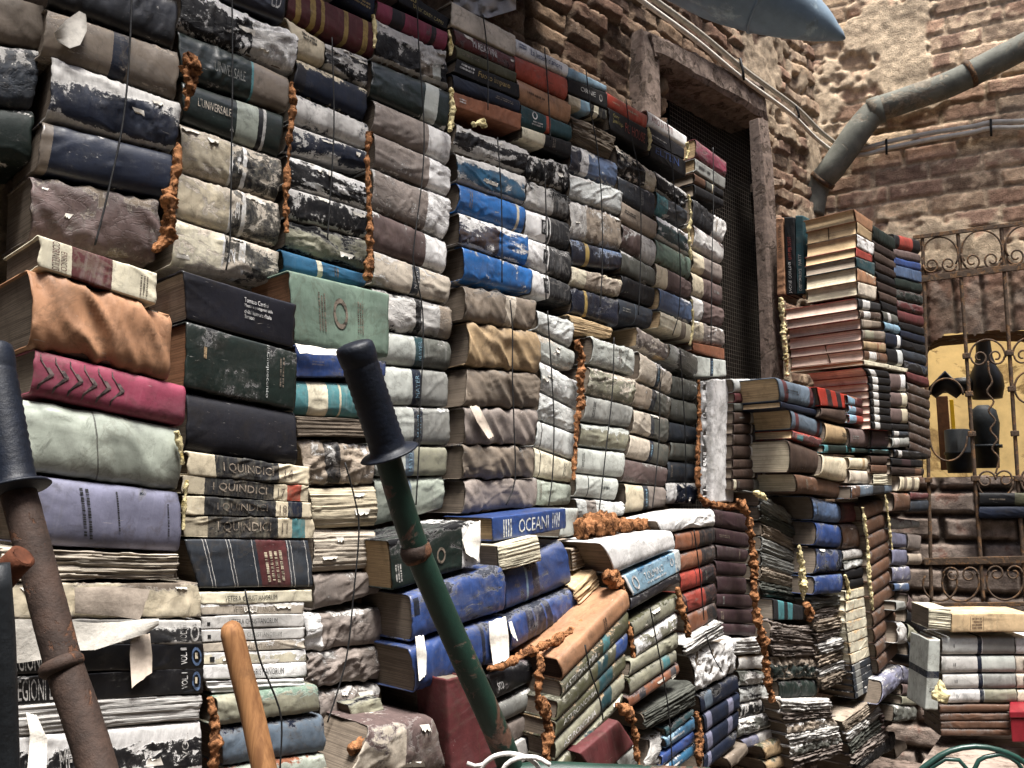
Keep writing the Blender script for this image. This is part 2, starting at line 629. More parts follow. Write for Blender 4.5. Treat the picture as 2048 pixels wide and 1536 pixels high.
def book_arrays(b, seed):
    st = b['st']
    pl = b['pl']
    TL, TR, BR, BL = [pl.at(*p) for p in b['q']]
    n_in = pl.n
    M = (BL + BR) / 2
    xd = ((TR - TL) + (BR - BL)).normalized()
    xd = (xd - n_in * xd.dot(n_in)).normalized()
    zd = xd.cross(n_in)
    if zd.dot(TL - BL) < 0:
        xd = -xd
        TL, TR, BR, BL = TR, TL, BL, BR
        zd = xd.cross(n_in)
    loc = lambda p: ((p - M).dot(xd), (p - M).dot(zd))
    c = [loc(p) for p in (TL, TR, BR, BL)]
    L = max(((TR - TL).length + (BR - BL).length) / 2, .01)
    T = max(((TL - BL).length + (TR - BR).length) / 2, .004)
    W = st.W or b['W']
    rr = random.Random(seed)
    Bd = .06 * T if st.flat else min(rr.uniform(.22, .36) * T, .026)
    mexp = 4.5 if st.flat else rr.uniform(2.3, 3.4)
    px = abs(b['q'][1][0] - b['q'][0][0]) + abs(b['q'][1][1] - b['q'][0][1])
    big = px > 60
    nx = int(min(max(L / .005, 10), 64)) if big else int(min(max(L / .012, 6), 20))
    ns = (25 if T > .03 else 15) if big else 11
    if st.pg:
        ns = min(45, max(11, int(T / .0016)))
    # outer profile
    tt = np.linspace(0, math.pi, ns)
    sv = .5 - .5 * np.cos(tt)
    sv = sv * .6 + np.linspace(0, 1, ns) * .4
    sy = Bd * (1 - (1 - np.abs(2 * sv - 1) ** mexp) ** (1 / mexp))
    prof_v = np.concatenate([[0, 0, 0, 0], sv, [1, 1, 1, 1]])
    prof_y = np.concatenate([[W, W * .55, Bd + .03, Bd + .012], sy, [Bd + .012, Bd + .03, W * .55, W]])
    prof_d = np.concatenate([[-1.6, -.9, -.35, -.12], np.zeros(ns), [.12, .35, .9, 1.6]])  # uv beyond the spine
    N = len(prof_v)
    a = np.linspace(0, 1, nx + 1)
    A, V = np.meshgrid(a, prof_v, indexing='ij')
    _, Y = np.meshgrid(a, prof_y, indexing='ij')
    x_t = c[0][0] * (1 - A) + c[1][0] * A
    x_b = c[3][0] * (1 - A) + c[2][0] * A
    z_t = c[0][1] * (1 - A) + c[1][1] * A
    z_b = c[3][1] * (1 - A) + c[2][1] * A
    X = x_b * (1 - V) + x_t * V
    Z = z_b * (1 - V) + z_t * V
    # displacement
    sx, sz = X * 1.0, Z * 1.0
    so = seed * 3.17
    spine_w = np.clip(1 - np.maximum(Y - Bd, 0) / .05, 0, 1)
    amp = .0006 + .0030 * st.cr
    d = fbm(sx * 9 + so, sz * 9, Y * 9, seed, 2, .5) * amp * 1.1
    d += fbm(sx * 60 + so, sz * 60, Y * 60, seed + 3, 2) * amp * .16
    # creases running in a few directions of their own
    ra = np.random.RandomState(seed)
    for kk in range(1 + int(st.cr * 3.4)):
        an = ra.uniform(-.5, .5) + (math.pi / 2 if ra.rand() < .45 else 0)
        pa = sx * math.cos(an) + (sz + Y * .7) * math.sin(an)
        pb = -sx * math.sin(an) + (sz + Y * .7) * math.cos(an)
        w = fbm(pa * 9 + so + kk * 7, pb * 34, 0 * sx + kk, seed + 61 + kk, 3, .55)
        gate = np.clip(fbm(sx * 10 + so + kk, sz * 10, Y * 10, seed + 81 + kk, 2) * 2 + .35, 0, 1)
        d += (np.clip(.17 - np.abs(w), 0, .17) * 7 - .35) * amp * gate * (1.0 + .5 * st.cr)
    if st.pg:
        lay = np.floor((sz + .002 * fbm(sx * 9 + so, 0 * sx, 0 * sx, seed + 2, 2)) / .0021)
        d = vnoise(sx * 7 + so, lay * 7.31, 0 * sx, seed) * (.0022 + .0038 * st.rag)
        d += fbm(sx * 38 + so, lay * 3.7, 0 * sx, seed + 4, 3) * (.0008 + .003 * st.rag)
        d += fbm(sx * 5 + so, sz * 6, 0 * sx, seed + 6, 2) * (.002 + .004 * st.rag)
    if st.fold:
        ph = fbm(sx * 15 + sz * 10 + so, sz * 5 - sx * 3, 0 * sx, seed + 9, 2)
        ph2 = fbm(sx * 30 + sz * 20 + so, sz * 7, 0 * sx, seed + 19, 2)
        d += ((.55 - np.minimum(np.abs(ph) * 2.6, 1.1)) * .0095 + (.5 - np.minimum(np.abs(ph2) * 2.6, 1)) * .0032) * st.fold
    # tie-string waist handled by d too
    Ny, Nz = np.gradient(prof_v), -np.gradient(prof_y)
    # outward normal in (y,z): profile runs bottom board -> spine -> top board
    dzp, dyp = np.gradient(prof_v * T), np.gradient(prof_y)
    nyv, nzv = -dzp, dyp
    ln = np.sqrt(nyv ** 2 + nzv ** 2) + 1e-9
    nyv, nzv = nyv / ln, nzv / ln
    thick_sign = 1
    D_ = d * spine_w
    Yo = Y + nyv[None, :] * D_
    Zo = Z + nzv[None, :] * D_ * .8
    # uneven ends and sag
    endw = np.clip(1 - np.minimum(A, 1 - A) / .1, 0, 1)
    X = X + fbm(Z * 45 + so, Y * 30, A * 9, seed + 31, 3) * .0025 * endw * (1 + 2 * st.cr + 6 * st.rag)
    if st.rag and not st.pg:
        Yo = Yo + np.clip(fbm(sx * 60 + so, sz * 60, 0 * sx, seed + 41, 3), -.2, 1) * .012 * st.rag * spine_w
    Zo = Zo + fbm(X * 7 + so, 0 * X, 0 * X, seed + 51, 2) * .0022 * (1 if big else .5)
    tk = (.0028 if T > .02 else .0016) if not st.board else .0015
    # inner ring
    vin = np.clip(prof_v, tk / T, 1 - tk / T)
    yin = np.where(prof_y >= Bd + .011, prof_y, prof_y + tk)
    Vi = np.broadcast_to(vin, A.shape)
    Xi = x_b * (1 - Vi) + x_t * Vi
    Zi = z_b * (1 - Vi) + z_t * Vi
    Yi = np.maximum(np.broadcast_to(yin, A.shape), Yo + tk * .8)
    ends = [0, nx]
    verts, uv, faces = [], [], []
    Xf, Yf, Zf = X.ravel(), Yo.ravel(), Zo.ravel()
    verts = list(zip(Xf, Yf, Zf))
    VU = V + np.broadcast_to(prof_d, V.shape)
    uv = list(zip(A.ravel(), VU.ravel()))
    for i in range(nx):
        for j in range(N - 1):
            faces.append((i * N + j, (i + 1) * N + j, (i + 1) * N + j + 1, i * N + j + 1))
    base_i = len(verts)
    for e in ends:
        for j in range(N):
            verts.append((X[e, j] + (.012 if e == 0 else -.012) * 0, Yi[e, j], Zi[e, j]))
            uv.append((A[e, j], VU[e, j]))
        s0 = len(verts) - N
        inn = len(verts)
        for j in range(N):
            verts.append((X[e, j] + (.02 if e == 0 else -.02) * min(1, L / .1), Yi[e, j], Zi[e, j]))
            uv.append((A[e, j], VU[e, j]))
        for j in range(N - 1):
            o0, o1, i0, i1 = e * N + j, e * N + j + 1, s0 + j, s0 + j + 1
            k0, k1 = inn + j, inn + j + 1
            if e == 0:
                faces += [(o0, o1, i1, i0), (i0, i1, k1, k0)]
            else:
                faces += [(o1, o0, i0, i1), (i1, i0, k0, k1)]
    cover = (verts, faces, uv)
    # page block
    ins = (.004 if W < .2 else .0012) if not st.pg else .0
    a2 = np.linspace(0, 1, 9)
    pv, pf, puv = [], [], []
    rowsn = []
    sel = list(range(0, N))
    vv = np.clip(prof_v[sel], (tk * 1.02) / T, 1 - (tk * 1.02) / T)
    yy = np.where(prof_y[sel] >= Bd + .011, np.minimum(prof_y[sel], W * .975), prof_y[sel] + tk + .0045 + .001)
    Np = len(sel)
    lin = max(ins / L, 0)
    aa = [lin + (1 - 2 * lin) * t for t in a2]
    for ai in aa:
        xt, xb = lerp(c[0][0], c[1][0], ai), lerp(c[3][0], c[2][0], ai)
        zt, zb = lerp(c[0][1], c[1][1], ai), lerp(c[3][1], c[2][1], ai)
        for k in range(Np):
            v_ = vv[k]
            pv.append((lerp(xb, xt, v_), float(yy[k]), lerp(zb, zt, v_)))
            puv.append((ai, v_))
    for i in range(len(aa) - 1):
        for k in range(Np - 1):
            pf.append((i * Np + k, (i + 1) * Np + k, (i + 1) * Np + k + 1, i * Np + k + 1))
    for e, row in ((0, 0), (1, len(aa) - 1)):
        # end cap: vertical strips, split in height for the page relief
        o = row * Np
        for k in range(Np // 2):
            p, q, r_, s_ = o + k, o + k + 1, o + Np - 2 - k, o + Np - 1 - k
            if q == r_:
                f = (p, q, s_)
            else:
                f = (p, q, r_, s_)
            pf.append(f if e == 1 else f[::-1])
    pages = (pv, pf, puv)
    mat4 = Matrix(((xd.x, n_in.x, zd.x, M.x), (xd.y, n_in.y, zd.y, M.y), (xd.z, n_in.z, zd.z, M.z), (0, 0, 0, 1)))

    def surf(u, v):
        i = min(max(u, 0), 1) * nx
        i0 = min(int(i), nx - 1)
        fi = i - i0
        j = np.interp(min(max(v, 0.001), .999), sv, np.arange(ns)) + 4
        j0 = min(int(j), N - 2)
        fj = j - j0

        def bl(G):
            return (G[i0, j0] * (1 - fi) * (1 - fj) + G[i0 + 1, j0] * fi * (1 - fj)
                    + G[i0, j0 + 1] * (1 - fi) * fj + G[i0 + 1, j0 + 1] * fi * fj)
        nn = (nyv[j0] * (1 - fj) + nyv[j0 + 1] * fj, nzv[j0] * (1 - fj) + nzv[j0 + 1] * fj)
        return bl(X), bl(Yo), bl(Zo), nn
    return cover, pages, mat4, surf, (L, T)


_FC = {}


def glyphs(txt):
    """flat mesh of a word from the built-in font, normalised to 0..1 in x and y"""
    if txt in _FC:
        return _FC[txt]
    cu = bpy.data.curves.new('lettering', 'FONT')
    cu.body = txt
    cu.resolution_u = 2
    cu.fill_mode = 'FRONT'
    ob = bpy.data.objects.new('lettering', cu)
    me = ob.to_mesh()
    P = np.array([v.co[:] for v in me.vertices])
    F = [tuple(p.vertices) for p in me.polygons]
    ob.to_mesh_clear()
    bpy.data.objects.remove(ob)
    bpy.data.curves.remove(cu)
    mn, mx = P.min(0), P.max(0)
    P = (P - mn) / np.maximum(mx - mn, 1e-6)
    _FC[txt] = (P[:, :2], F)
    return _FC[txt]


def wordmarks(rows, seed):
    """unreadable small print: rows of little dashes"""
    r = random.Random(seed)
    P, F = [], []
    for k in range(rows):
        y0 = 1 - (k + .8) / rows
        y1 = 1 - (k + .25) / rows
        x = r.uniform(0, .12)
        while x < .95:
            w = r.uniform(.015, .05)
            n = len(P)
            P += [(x, y0), (min(x + w, 1), y0), (min(x + w, 1), y1), (x, y1)]
            F.append((n, n + 1, n + 2, n + 3))
            x += w + (.012 if r.random() < .8 else .05)
        if not P:
            continue
    return np.array(P), F


def ringmark(n=28, w=.16):
    P, F = [], []
    for k in range(n):
        a = 2 * math.pi * k / n
        P += [(.5 + .5 * math.cos(a), .5 + .5 * math.sin(a)), (.5 + (.5 - w) * math.cos(a), .5 + (.5 - w) * math.sin(a))]
    for k in range(n):
        j = (k + 1) % n
        F.append((2 * k, 2 * j, 2 * j + 1, 2 * k + 1))
    return np.array(P), F


def title_arrays(ti, surf, seed, lift=.0009):
    """ti: (text, u0, u1, v0, v1, colour, [rot])  rot 0 along the spine, 1 across it (reading up), 2 reading down"""
    txt, u0, u1, v0, v1, c = ti[:6]
    rot = ti[6] if len(ti) > 6 else 0
    if txt.startswith('~'):
        P, F = wordmarks(int(txt[1:]), seed)
    elif txt == '[]':
        n = 10
        P = np.array([(i / n, j / n) for i in range(n + 1) for j in range(n + 1)])
        F = [(i * (n + 1) + j, (i + 1) * (n + 1) + j, (i + 1) * (n + 1) + j + 1, i * (n + 1) + j + 1) for i in range(n) for j in range(n)]
        lift = lift * .55
    elif txt == 'O)':
        P, F = ringmark()
    else:
        P, F = glyphs(txt)
    vs = []
    for p in P:
        s, t = p[0], p[1]
        if rot == 1:
            s, t = 1 - t, s
        elif rot == 2:
            s, t = t, 1 - s
        x, y, z, nn = surf(lerp(u0, u1, s), lerp(v0, v1, t))
        vs.append((x, y + nn[0] * lift, z + nn[1] * lift))
    return vs, F


def flake_arrays(surf, seed, n, L, T):
    """ragged scraps of paper coming loose from the spine"""
    r = random.Random(seed)
    V, F = [], []
    for k in range(n):
        u, v = r.uniform(.04, .96), (r.choice((r.uniform(.78, .97), r.uniform(.1, .9))))
        w, h = r.uniform(.012, .05), r.uniform(.004, .016)
        lift = r.uniform(.001, .006) * r.random()
        m, nn_ = 4, 6
        n0 = len(V)
        sk = r.uniform(-.8, .8)
        for i in range(m + 1):
            t = i / m
            for j in range(nn_ + 1):
                q = j / nn_ - .5
                rag = r.uniform(.45, 1) if i == m else 1
                dv = -h * t * rag / max(T, .02) * (1 if v > .3 else -1)
                uu = u + (q * w * (1 - .3 * t) + sk * h * t) / max(L, .05)
                x, y, z, nn = surf(min(max(uu, .005), .995), min(max(v + dv, .02), .98))
                out = .0008 + lift * t * t * (1 + .4 * math.sin(j * 2.1 + k))
                V.append((x, y + nn[0] * out, z + nn[1] * out))
        for i in range(m):
            for j in range(nn_):
                a = n0 + i * (nn_ + 1) + j
                F.append((a, a + 1, a + nn_ + 2, a + nn_ + 1))
    return V, F


M_PAPER = simple('torn_paper', '#c9c4ba', .2, 40, .9, .5, .002, .1)
M_PAPER2 = simple('tan_torn_paper', '#a3978a', .25, 30, .9, .5, .002, .1)
NIND = 330
GROUP = 'old books stacked against the courtyard wall'


def area(b):
    q = b['q']
    return abs(sum(q[i][0] * q[(i + 1) % 4][1] - q[(i + 1) % 4][0] * q[i][1] for i in range(4))) / 2


def build_books():
    order = sorted(range(len(BOOKS)), key=lambda i: -area(BOOKS[i]))
    keep = set(order[:NIND])
    rest = MB()
    mats, mix = [], {}
    ruv = []
    print('BOOKS', len(BOOKS))
    labs = {}
    for i, b in enumerate(BOOKS):
        st = b['st']
        seed = 100 + i * 7
        cover, pages, m4, surf, (L, T) = book_arrays(b, seed)
        cm = page_mat(st.base, True) if st.pg else cover_mat(st.base, st.under, st.amt, st.bands, st.gloss, st.edge,
                                                             'leather' if st.fold else 'cloth', 0.0 if st.cr < .22 else (.3 if st.cr < .45 else (.6 if st.cr < .7 else 1.0)), st.board)
        pm = page_mat(st.page)
        if i not in keep:
            for (vs, fs, uv), m in ((cover, cm), (pages, pm)):
                if m.name not in mix:
                    mix[m.name] = len(mats)
                    mats.append(m)
                rest.add(([m4 @ Vector(v) for v in vs], fs), mix[m.name])
                ruv += uv
            continue
        root = bpy.data.objects.new(b['name'], None)
        root.empty_display_size = .05
        COL.objects.link(root)
        root.matrix_basis = m4
        if b['lab'] in labs:
            print('DUP LABEL', b['lab'])
        labs[b['lab']] = 1
        tag(root, b['lab'], b['cat'], GROUP)
        nf = int(st.amt * 6.5) if area(b) > 2200 and st.amt >= .3 else 0
        cv, cf, cu = cover
        cmi = [0] * len(cf)
        if nf >= 2:
            V, F = flake_arrays(surf, seed, nf, L, T)
            k0 = len(cv)
            cv = cv + V
            cu = cu + [(.5, .5)] * len(V)
            cf = cf + [tuple(k0 + q for q in f) for f in F]
            cmi += [1] * len(F)
        cov = link('cover', mesh('cover', cv, cf, [cm, M_PAPER] if nf >= 2 else cm, cu, cmi), root)
        link('page_block', mesh('page_block', pages[0], pages[1], pm, pages[2], smooth=False), root)
        if b['ti']:
            for k, ti in enumerate(b['ti']):
                lab = ti[0] == '[]'
                tv, tf = title_arrays(ti, surf, seed + k, .0014 if not lab else .0012)
                nm = 'spine_label' if lab else ('emblem' if ti[0] == 'O)' else 'lettering')
                link(nm, mesh(nm, tv, tf, ink(ti[5]), smooth=False), cov)
        elif st.amt < .3 and not st.pg and not st.fold and 1300 < area(b) < 9000 and random.Random(seed + 5).random() < .45:
            rq = random.Random(seed + 6)
            dark = max(PALC[st.base][:3]) < .12
            cc = rq.choice('Gnd') if dark else rq.choice('dgk')
            u0 = rq.choice((.08, .14, .6, .68))
            if rq.random() < .55:
                ti = ('~%d' % rq.choice((1, 2)), u0, u0 + rq.uniform(.05, .08), .18, .82, cc, 1)
            else:
                ti = ('~%d' % rq.choice((1, 2)), u0, min(u0 + rq.uniform(.2, .35), .95), .4, .62, cc)
            tv, tf = title_arrays(ti, surf, seed, .0012)
            link('faded_print', mesh('faded_print', tv, tf, ink(cc), smooth=False), cov)
        for poly in b['sh']:
            sheet(root, poly, b['pl'], seed, cov)
    if rest.v:
        me = mesh('small_books', rest.v, rest.f, mats, uv=ruv, mi=rest.mi)
        o = link('small_books', me)
        tag(o, 'small worn books filling the remaining gaps of the far stacks', 'books', None, 'stuff')


def sheet(root, poly, pl, seed, cov):
    """a torn sheet of paper or tape lying over the spine: poly = (colour, offset, [(x,y)...] left edge down, right edge down)"""
    c, off, left, right = poly
    p2 = Plane(pl.n, pl.d - off)
    inv = root.matrix_basis.inverted()
    n, m = len(left), 7
    V, F = [], []
    rr = random.Random(seed)
    for i in range(n):
        for j in range(m + 1):
            t = j / m
            x, y = lerp(left[i][0], right[i][0], t), lerp(left[i][1], right[i][1], t)
            x += rr.uniform(-.7, .7)
            y += rr.uniform(-1, 1) * (1.6 if i in (0, n - 1) else .5)
            q = Plane(pl.n, pl.d - off - .0035 * math.sin(t * 2.5 + i * .9 + seed) - rr.uniform(0, .0006))
            V.append(inv @ q.at(x, y))
    for i in range(n - 1):
        for j in range(m):
            F.append((i * (m + 1) + j, i * (m + 1) + j + 1, (i + 1) * (m + 1) + j + 1, (i + 1) * (m + 1) + j))
    k = len(V)
    V += [v + Vector((0, .0012, 0)) for v in V]
    F += [tuple(k + a for a in f[::-1]) for f in F]
    for j in range(m):
        for r0 in (0, (n - 1) * (m + 1)):
            F.append((r0 + j, k + r0 + j, k + r0 + j + 1, r0 + j + 1))
    link('torn_paper', mesh('torn_paper', V, F, M_PAPER if c in 'Ww' else M_PAPER2), cov)

# ------------------------------------------------------------------ the books, stack by stack (photograph pixels on each stack's plane)
stack('stack cut by left edge', 1.62, [
    (-150, -60, 95, 4, 88, 90, -150, 50, 'd c.5 x.5 Pd', 'brown weathered volume'),
    (-150, 55, 81, 96, 66, 214, -150, 190, 'S/w.35 c.7', 'dark flaking volume with pale chips'),
    (-150, 195, 68, 213, 62, 322, -150, 310, 'D/w.2 c.5', 'blackish green dull volume')])
stack('first upper stack from left', 1.585, [
    (85, -100, 358, -4, 350, 84, 100, -8, 'K/w.22 c.3 h', 'glossy black volume with white nicks'),
    (97, 8, 362, 99, 352, 182, 85, 97, 'd/n.3 .48-.6N c.4', 'grey volume with dark blue band', [], [('w', .012, [(108, 66), (132, 40), (158, 22), (172, 30)], [(116, 84), (140, 96), (160, 90), (174, 60)])]),
    (108, 108, 363, 200, 350, 298, 96, 220, 'N/w.42 e.4 c.6 h', 'navy volume peeled white along top'),
    (88, 237, 352, 305, 336, 390, 72, 331, 'N/w.2 .0-.08d c.4 h', 'cracked navy volume with faint scratches'),
    (65, 345, 320, 396, 318, 522, 60, 478, 'm/d.35 c.8 x.9', 'brown wrinkled leather volume')])
stack('second upper stack from left', 1.60, [
    (395, -80, 576, -22, 567, 42, 410, -20, 'v h c.2', 'navy black glossy volume', [('ED', .82, .94, .3, .8, 'w')]),
    (362, -40, 596, 62, 593, 124, 358, 46, 'K/W.45 .6-.99w c.9', 'crumpled black and white volume'),
    (358, 54, 579, 150, 573, 215, 360, 143, 'D/w.16 .64-.66q .66-1d c.5 h', 'dark volume with taupe right patch',
     [('UNIVERSALE', .3, .58, .34, .58, 'G')]),
    (365, 156, 570, 224, 560, 311, 366, 233, 'D/w.1 .52-.74a .74-.79K .79-.82w h', 'dark volume with pale teal band',
     [("L'UNIVERSALE", .14, .46, .46, .66, 'h'), ('A', .46, .5, .16, .28, 'w')]),
    (365, 241, 566, 313, 556, 395, 360, 331, 'C/h.4 .47-.5W .5-.6k .6-.64W .64-1k c.5', 'cream volume with black right half',
     [('4', .535, .575, .3, .7, 'W', 1)]),
    (362, 340, 562, 404, 557, 474, 354, 428, 'C/h.4 .48-.51W .51-.6k .6-.64W .64-1k/ c.5'.replace('/ ', ' '), 'holed cream volume with black right half',
     [('3', .535, .575, .3, .7, 'W', 1)]),
    (352, 434, 560, 500, 553, 566, 345, 530, 'H/h.45 .44-.46W .46-.6k .6-.66W .66-1k c.6', 'rubbed cream volume with black right half',
     [('2', .5, .56, .3, .7, 'W', 1)])])
stack('third upper stack from left', 1.61, [
    (674, -48, 752, -8, 748, 33, 676, -8, 'N', 'plain navy volume', [('~2', .3, .9, .3, .6, 'Y')]),
    (575, -38, 754, 43, 750, 110, 577, 26, 'r c.15 .08-.14Y .24-.3Y .36-.4Y .62-.67Y .84-.9Y', 'maroon volume with gilt bands'),
    (575, 31, 650, 78, 647, 130, 590, 108, 'C c.3 Pt', 'short plain cream volume', [('~2', .3, .8, .55, .8, 'k')]),
    (652, 82, 736, 113, 731, 172, 652, 128, 'K/w.5 c.9', 'short crumpled black volume'),
    (595, 113, 735, 173, 731, 231, 588, 167, 'N/C.22 .0-.14v e.3', 'slate volume with cream chips'),
    (587, 178, 738, 243, 735, 283, 582, 230, 'w/S.3 c.4', 'pale peeled volume'),
    (581, 243, 738, 301, 735, 336, 574, 292, 'N/w.4 c.4', 'dark volume rubbed white above'),
    (576, 305, 736, 363, 733, 402, 572, 360, 'K/W.48 c.6', 'dark volume with torn white middle'),
    (574, 371, 736, 421, 733, 470, 572, 430, 'K/w.38 c.5', 'black scuffed volume'),
    (575, 438, 737, 477, 735, 526, 571, 490, 'O/K.42 c.7', 'olive grey sagging volume'),
    (563, 498, 731, 547, 731, 572, 568, 540, 'b .4-.46H', 'blue volume with one cream band')])
stack('fourth upper stack from left', 1.60, [
    (785, -32, 900, 37, 893, 57, 798, 4, 'K f', 'thin black volume lettered yellow', [('LA VILLA', .1, .4, .55, .85, 'y'), ('DI RICORDI CAPRI', .3, .9, .15, .42, 'y')]),
    (757, -4, 897, 61, 893, 94, 753, 31, 'p c.1 .2-.38k .76-.83k', 'rose volume with black squares'),
    (756, 36, 893, 99, 899, 166, 750, 113, 'K/w.4 e.4 .6-.78d .78-.9s c.9', 'shredded black and white volume'),
    (746, 116, 905, 181, 894, 249, 742, 187, 'D/w.22 .66-.84s c.5 h', 'dark green volume flecked white'),
    (751, 193, 903, 263, 899, 320, 748, 255, 'M/W.2 .7-1W c.5', 'mauve grey volume with white end'),  # white right ends, here and below, hold both cover colour and painted light
    (752, 263, 903, 331, 900, 385, 750, 325, 'M/w.2 .7-1W c.5', 'mauve grey volume with cracked middle'),
    (750, 335, 902, 394, 893, 463, 746, 411, 'M/w.3 .7-1W c.7', 'mauve grey volume with bright crumple'),
    (746, 416, 895, 480, 893, 530, 745, 491, 'm/w.2 .7-1W c.5', 'plum grey torn volume'),
    (751, 500, 902, 553, 898, 603, 747, 562, 'h/w.3 .48-.58S c.5', 'cream volume with slate label', [('MAYER', .51, .55, .2, .8, 'w', 1)]),
    (748, 569, 904, 609, 904, 671, 747, 652, 'w/K.3 .52-.6K .84-1n c.8', 'pale dented volume with black patch'),
    (748, 656, 902, 681, 901, 737, 748, 722, 's/w.2 .52-.64Q .64-1g c.3', 'grey volume with broad blue label', [('MAYER', .56, .61, .2, .8, 'L', 1)]),
    (748, 728, 896, 742, 898, 808, 748, 802, 's .5-.62N .62-1G c.3', 'grey volume with narrow blue label', [('MAYER', .54, .59, .2, .8, 'L', 1)]),
    (748, 811, 902, 817, 899, 885, 750, 884, 's/W.25 .5-.62N .62-1G c.5', 'grey volume with white chips', [('MAYER', .54, .59, .2, .8, 'L', 1)]),
    (750, 890, 894, 895, 893, 948, 752, 948, 's .4-.52f .52-1O c.3', 'smooth grey green volume', [('MAYER', .44, .49, .15, .85, 'L', 1)]),
    (752, 955, 890, 953, 888, 1020, 755, 1052, 'a/w.2 .4-.5f c.5', 'pale sage dented volume')])
stack('the coloured stack above blue volumes', 1.59, [
    (903, 2, 1031, 71, 1030, 108, 903, 47, 'h f', 'plain off white volume'),
    (906, 50, 1031, 112, 1029, 138, 914, 86, 'r/P.4', 'dark red mottled volume', [('MI REIA I VINI', .28, .68, .3, .7, 'W')]),
    (912, 89, 1034, 144, 1032, 162, 915, 114, 'o', 'thin olive volume'),
    (914, 117, 1038, 168, 1039, 194, 908, 141, 'K f', 'black volume lettered yellow', [('~2', .06, .28, .35, .85, 'W'), ('Fuoco impuro', .34, .84, .25, .78, 'Y')]),
    (906, 145, 1041, 197, 1040, 228, 907, 176, 'N', 'plain navy volume'),
    (908, 183, 1043, 228, 1041, 259, 908, 211, 'E f', 'rust orange volume', [('~2', .07, .17, .35, .7, 'W')])])
stack('bright blue stack from left', 1.60, [
    (918, 245, 1060, 294, 1054, 332, 906, 294, 'K/w.42 e.5 c.9', 'crushed black volume'),
    (912, 302, 1053, 350, 1050, 401, 918, 357, 'b/w.36 e.5 c.6 h', 'teal volume with peeled pale top'),
    (920, 361, 1053, 411, 1049, 459, 917, 417, 'J/w.2 c.4 h .86-.9C', 'deep blue volume with cream mark'),
    (921, 424, 1057, 468, 1054, 517, 921, 477, 'J/W.42 .0-.56i c.6', 'half stripped brown and blue volume'),
    (928, 490, 1066, 536, 1063, 587, 931, 558, 'J/w.26 c.4 h', 'bright blue crackled volume')])
stack('creased brown leather stack', 1.555, [
    (934, 568, 1078, 597, 1068, 657, 931, 631, 'd/K.2 x1 c.4 .55-.7h', 'string pinched leather volume'),
    (940, 643, 1081, 662, 1078, 745, 937, 722, 'x/g.2 x1 c.3', 'thick tan creased volume'),
    (940, 734, 1081, 746, 1076, 813, 930, 807, 'd/g.2 x1 c.3', 'grey brown creased volume'),
    (933, 815, 1075, 818, 1071, 886, 932, 886, 'M/K.2 x1 c.3', 'creased volume with hanging paper strip', [], [('G', .012, [(940, 812), (955, 845), (976, 878)], [(958, 812), (973, 842), (988, 873)])]),
    (930, 890, 1072, 890, 1070, 951, 928, 957, 'd/K.2 x1 c.3', 'drab creased volume'),
    (933, 960, 1077, 956, 1075, 1014, 927, 1028, 'M/z.15 x.9 c.3', 'mauve creased volume')])
stack('tidy stack right of black lettered book', 1.60, [
    (1031, 74, 1136, 127, 1135, 152, 1031, 103, 'W h', 'white volume lettered blue', [("La lettera d'amore", .28, .88, .3, .72, 'B'), ('~2', .06, .2, .4, .75, 'B')]),
    (1031, 107, 1136, 153, 1135, 192, 1032, 147, 'F/E.2', 'vermilion cloth volume'),
    (1035, 152, 1142, 200, 1142, 245, 1040, 202, 'j h', 'orange paperback volume', [('~1', .1, .5, .45, .6, 'e')]),
    (1043, 206, 1144, 250, 1144, 278, 1043, 246, 'Q .48-.56F', 'teal volume with orange band', [('O)', .2, .3, .45, .85, 'W'), ('~2', .2, .42, .15, .4, 'w')]),
    (1046, 251, 1144, 282, 1141, 315, 1044, 276, 'K .0-.45H', 'cream and black volume')])
stack('numbered stack right of blue volumes', 1.605, [
    (1055, 306, 1141, 326, 1138, 377, 1053, 348, 'K/w.4 c.9', 'crumpled black volume'),
    (1053, 355, 1141, 388, 1141, 434, 1051, 407, 'w/K.25 .62-1k c.7', 'crumpled pale and black volume'),
    (1052, 413, 1141, 444, 1140, 497, 1052, 467, 'W .48-.53k .53-.55W .55-1k c.3', 'white volume numbered three', [('[]', .34, .45, .25, .75, 'k'), ('3', .365, .425, .3, .7, 'W', 1)]),
    (1057, 474, 1144, 503, 1140, 557, 1055, 514, 'W/w.2 .48-1k c.6', 'white volume numbered four', [('[]', .34, .45, .25, .75, 'k'), ('4', .365, .425, .3, .7, 'W', 1)]),
    (1060, 533, 1144, 568, 1144, 610, 1066, 588, 'W .44-1k c.5', 'white volume numbered five', [('[]', .3, .42, .2, .8, 'k'), ('5', .33, .39, .3, .7, 'W', 1)])])
stack('the silver stack beside leather', 1.595, [
    (1078, 618, 1148, 640, 1145, 684, 1075, 655, 'z/G.3 c.7 h', 'silvery volume with torn top'),
    (1075, 661, 1151, 700, 1146, 738, 1080, 711, 's/h.35 c.7 h', 'silvery volume with tan tear'),
    (1082, 722, 1155, 760, 1153, 801, 1083, 774, 'z/W.45 c.7', 'silvery volume with white chunk'),
    (1080, 781, 1159, 821, 1151, 859, 1076, 831, 'z/W.3 c.9 h', 'crinkled silver volume'),
    (1076, 839, 1157, 867, 1151, 911, 1072, 889, 'z .1-.12k c.3 h', 'pale green volume with black line'),
    (1072, 895, 1155, 925, 1147, 964, 1070, 952, 'H .1-.12k c.3', 'ivory green volume'),
    (1074, 956, 1144, 968, 1140, 1010, 1072, 1010, 'a c.5', 'sage volume with dented front')])
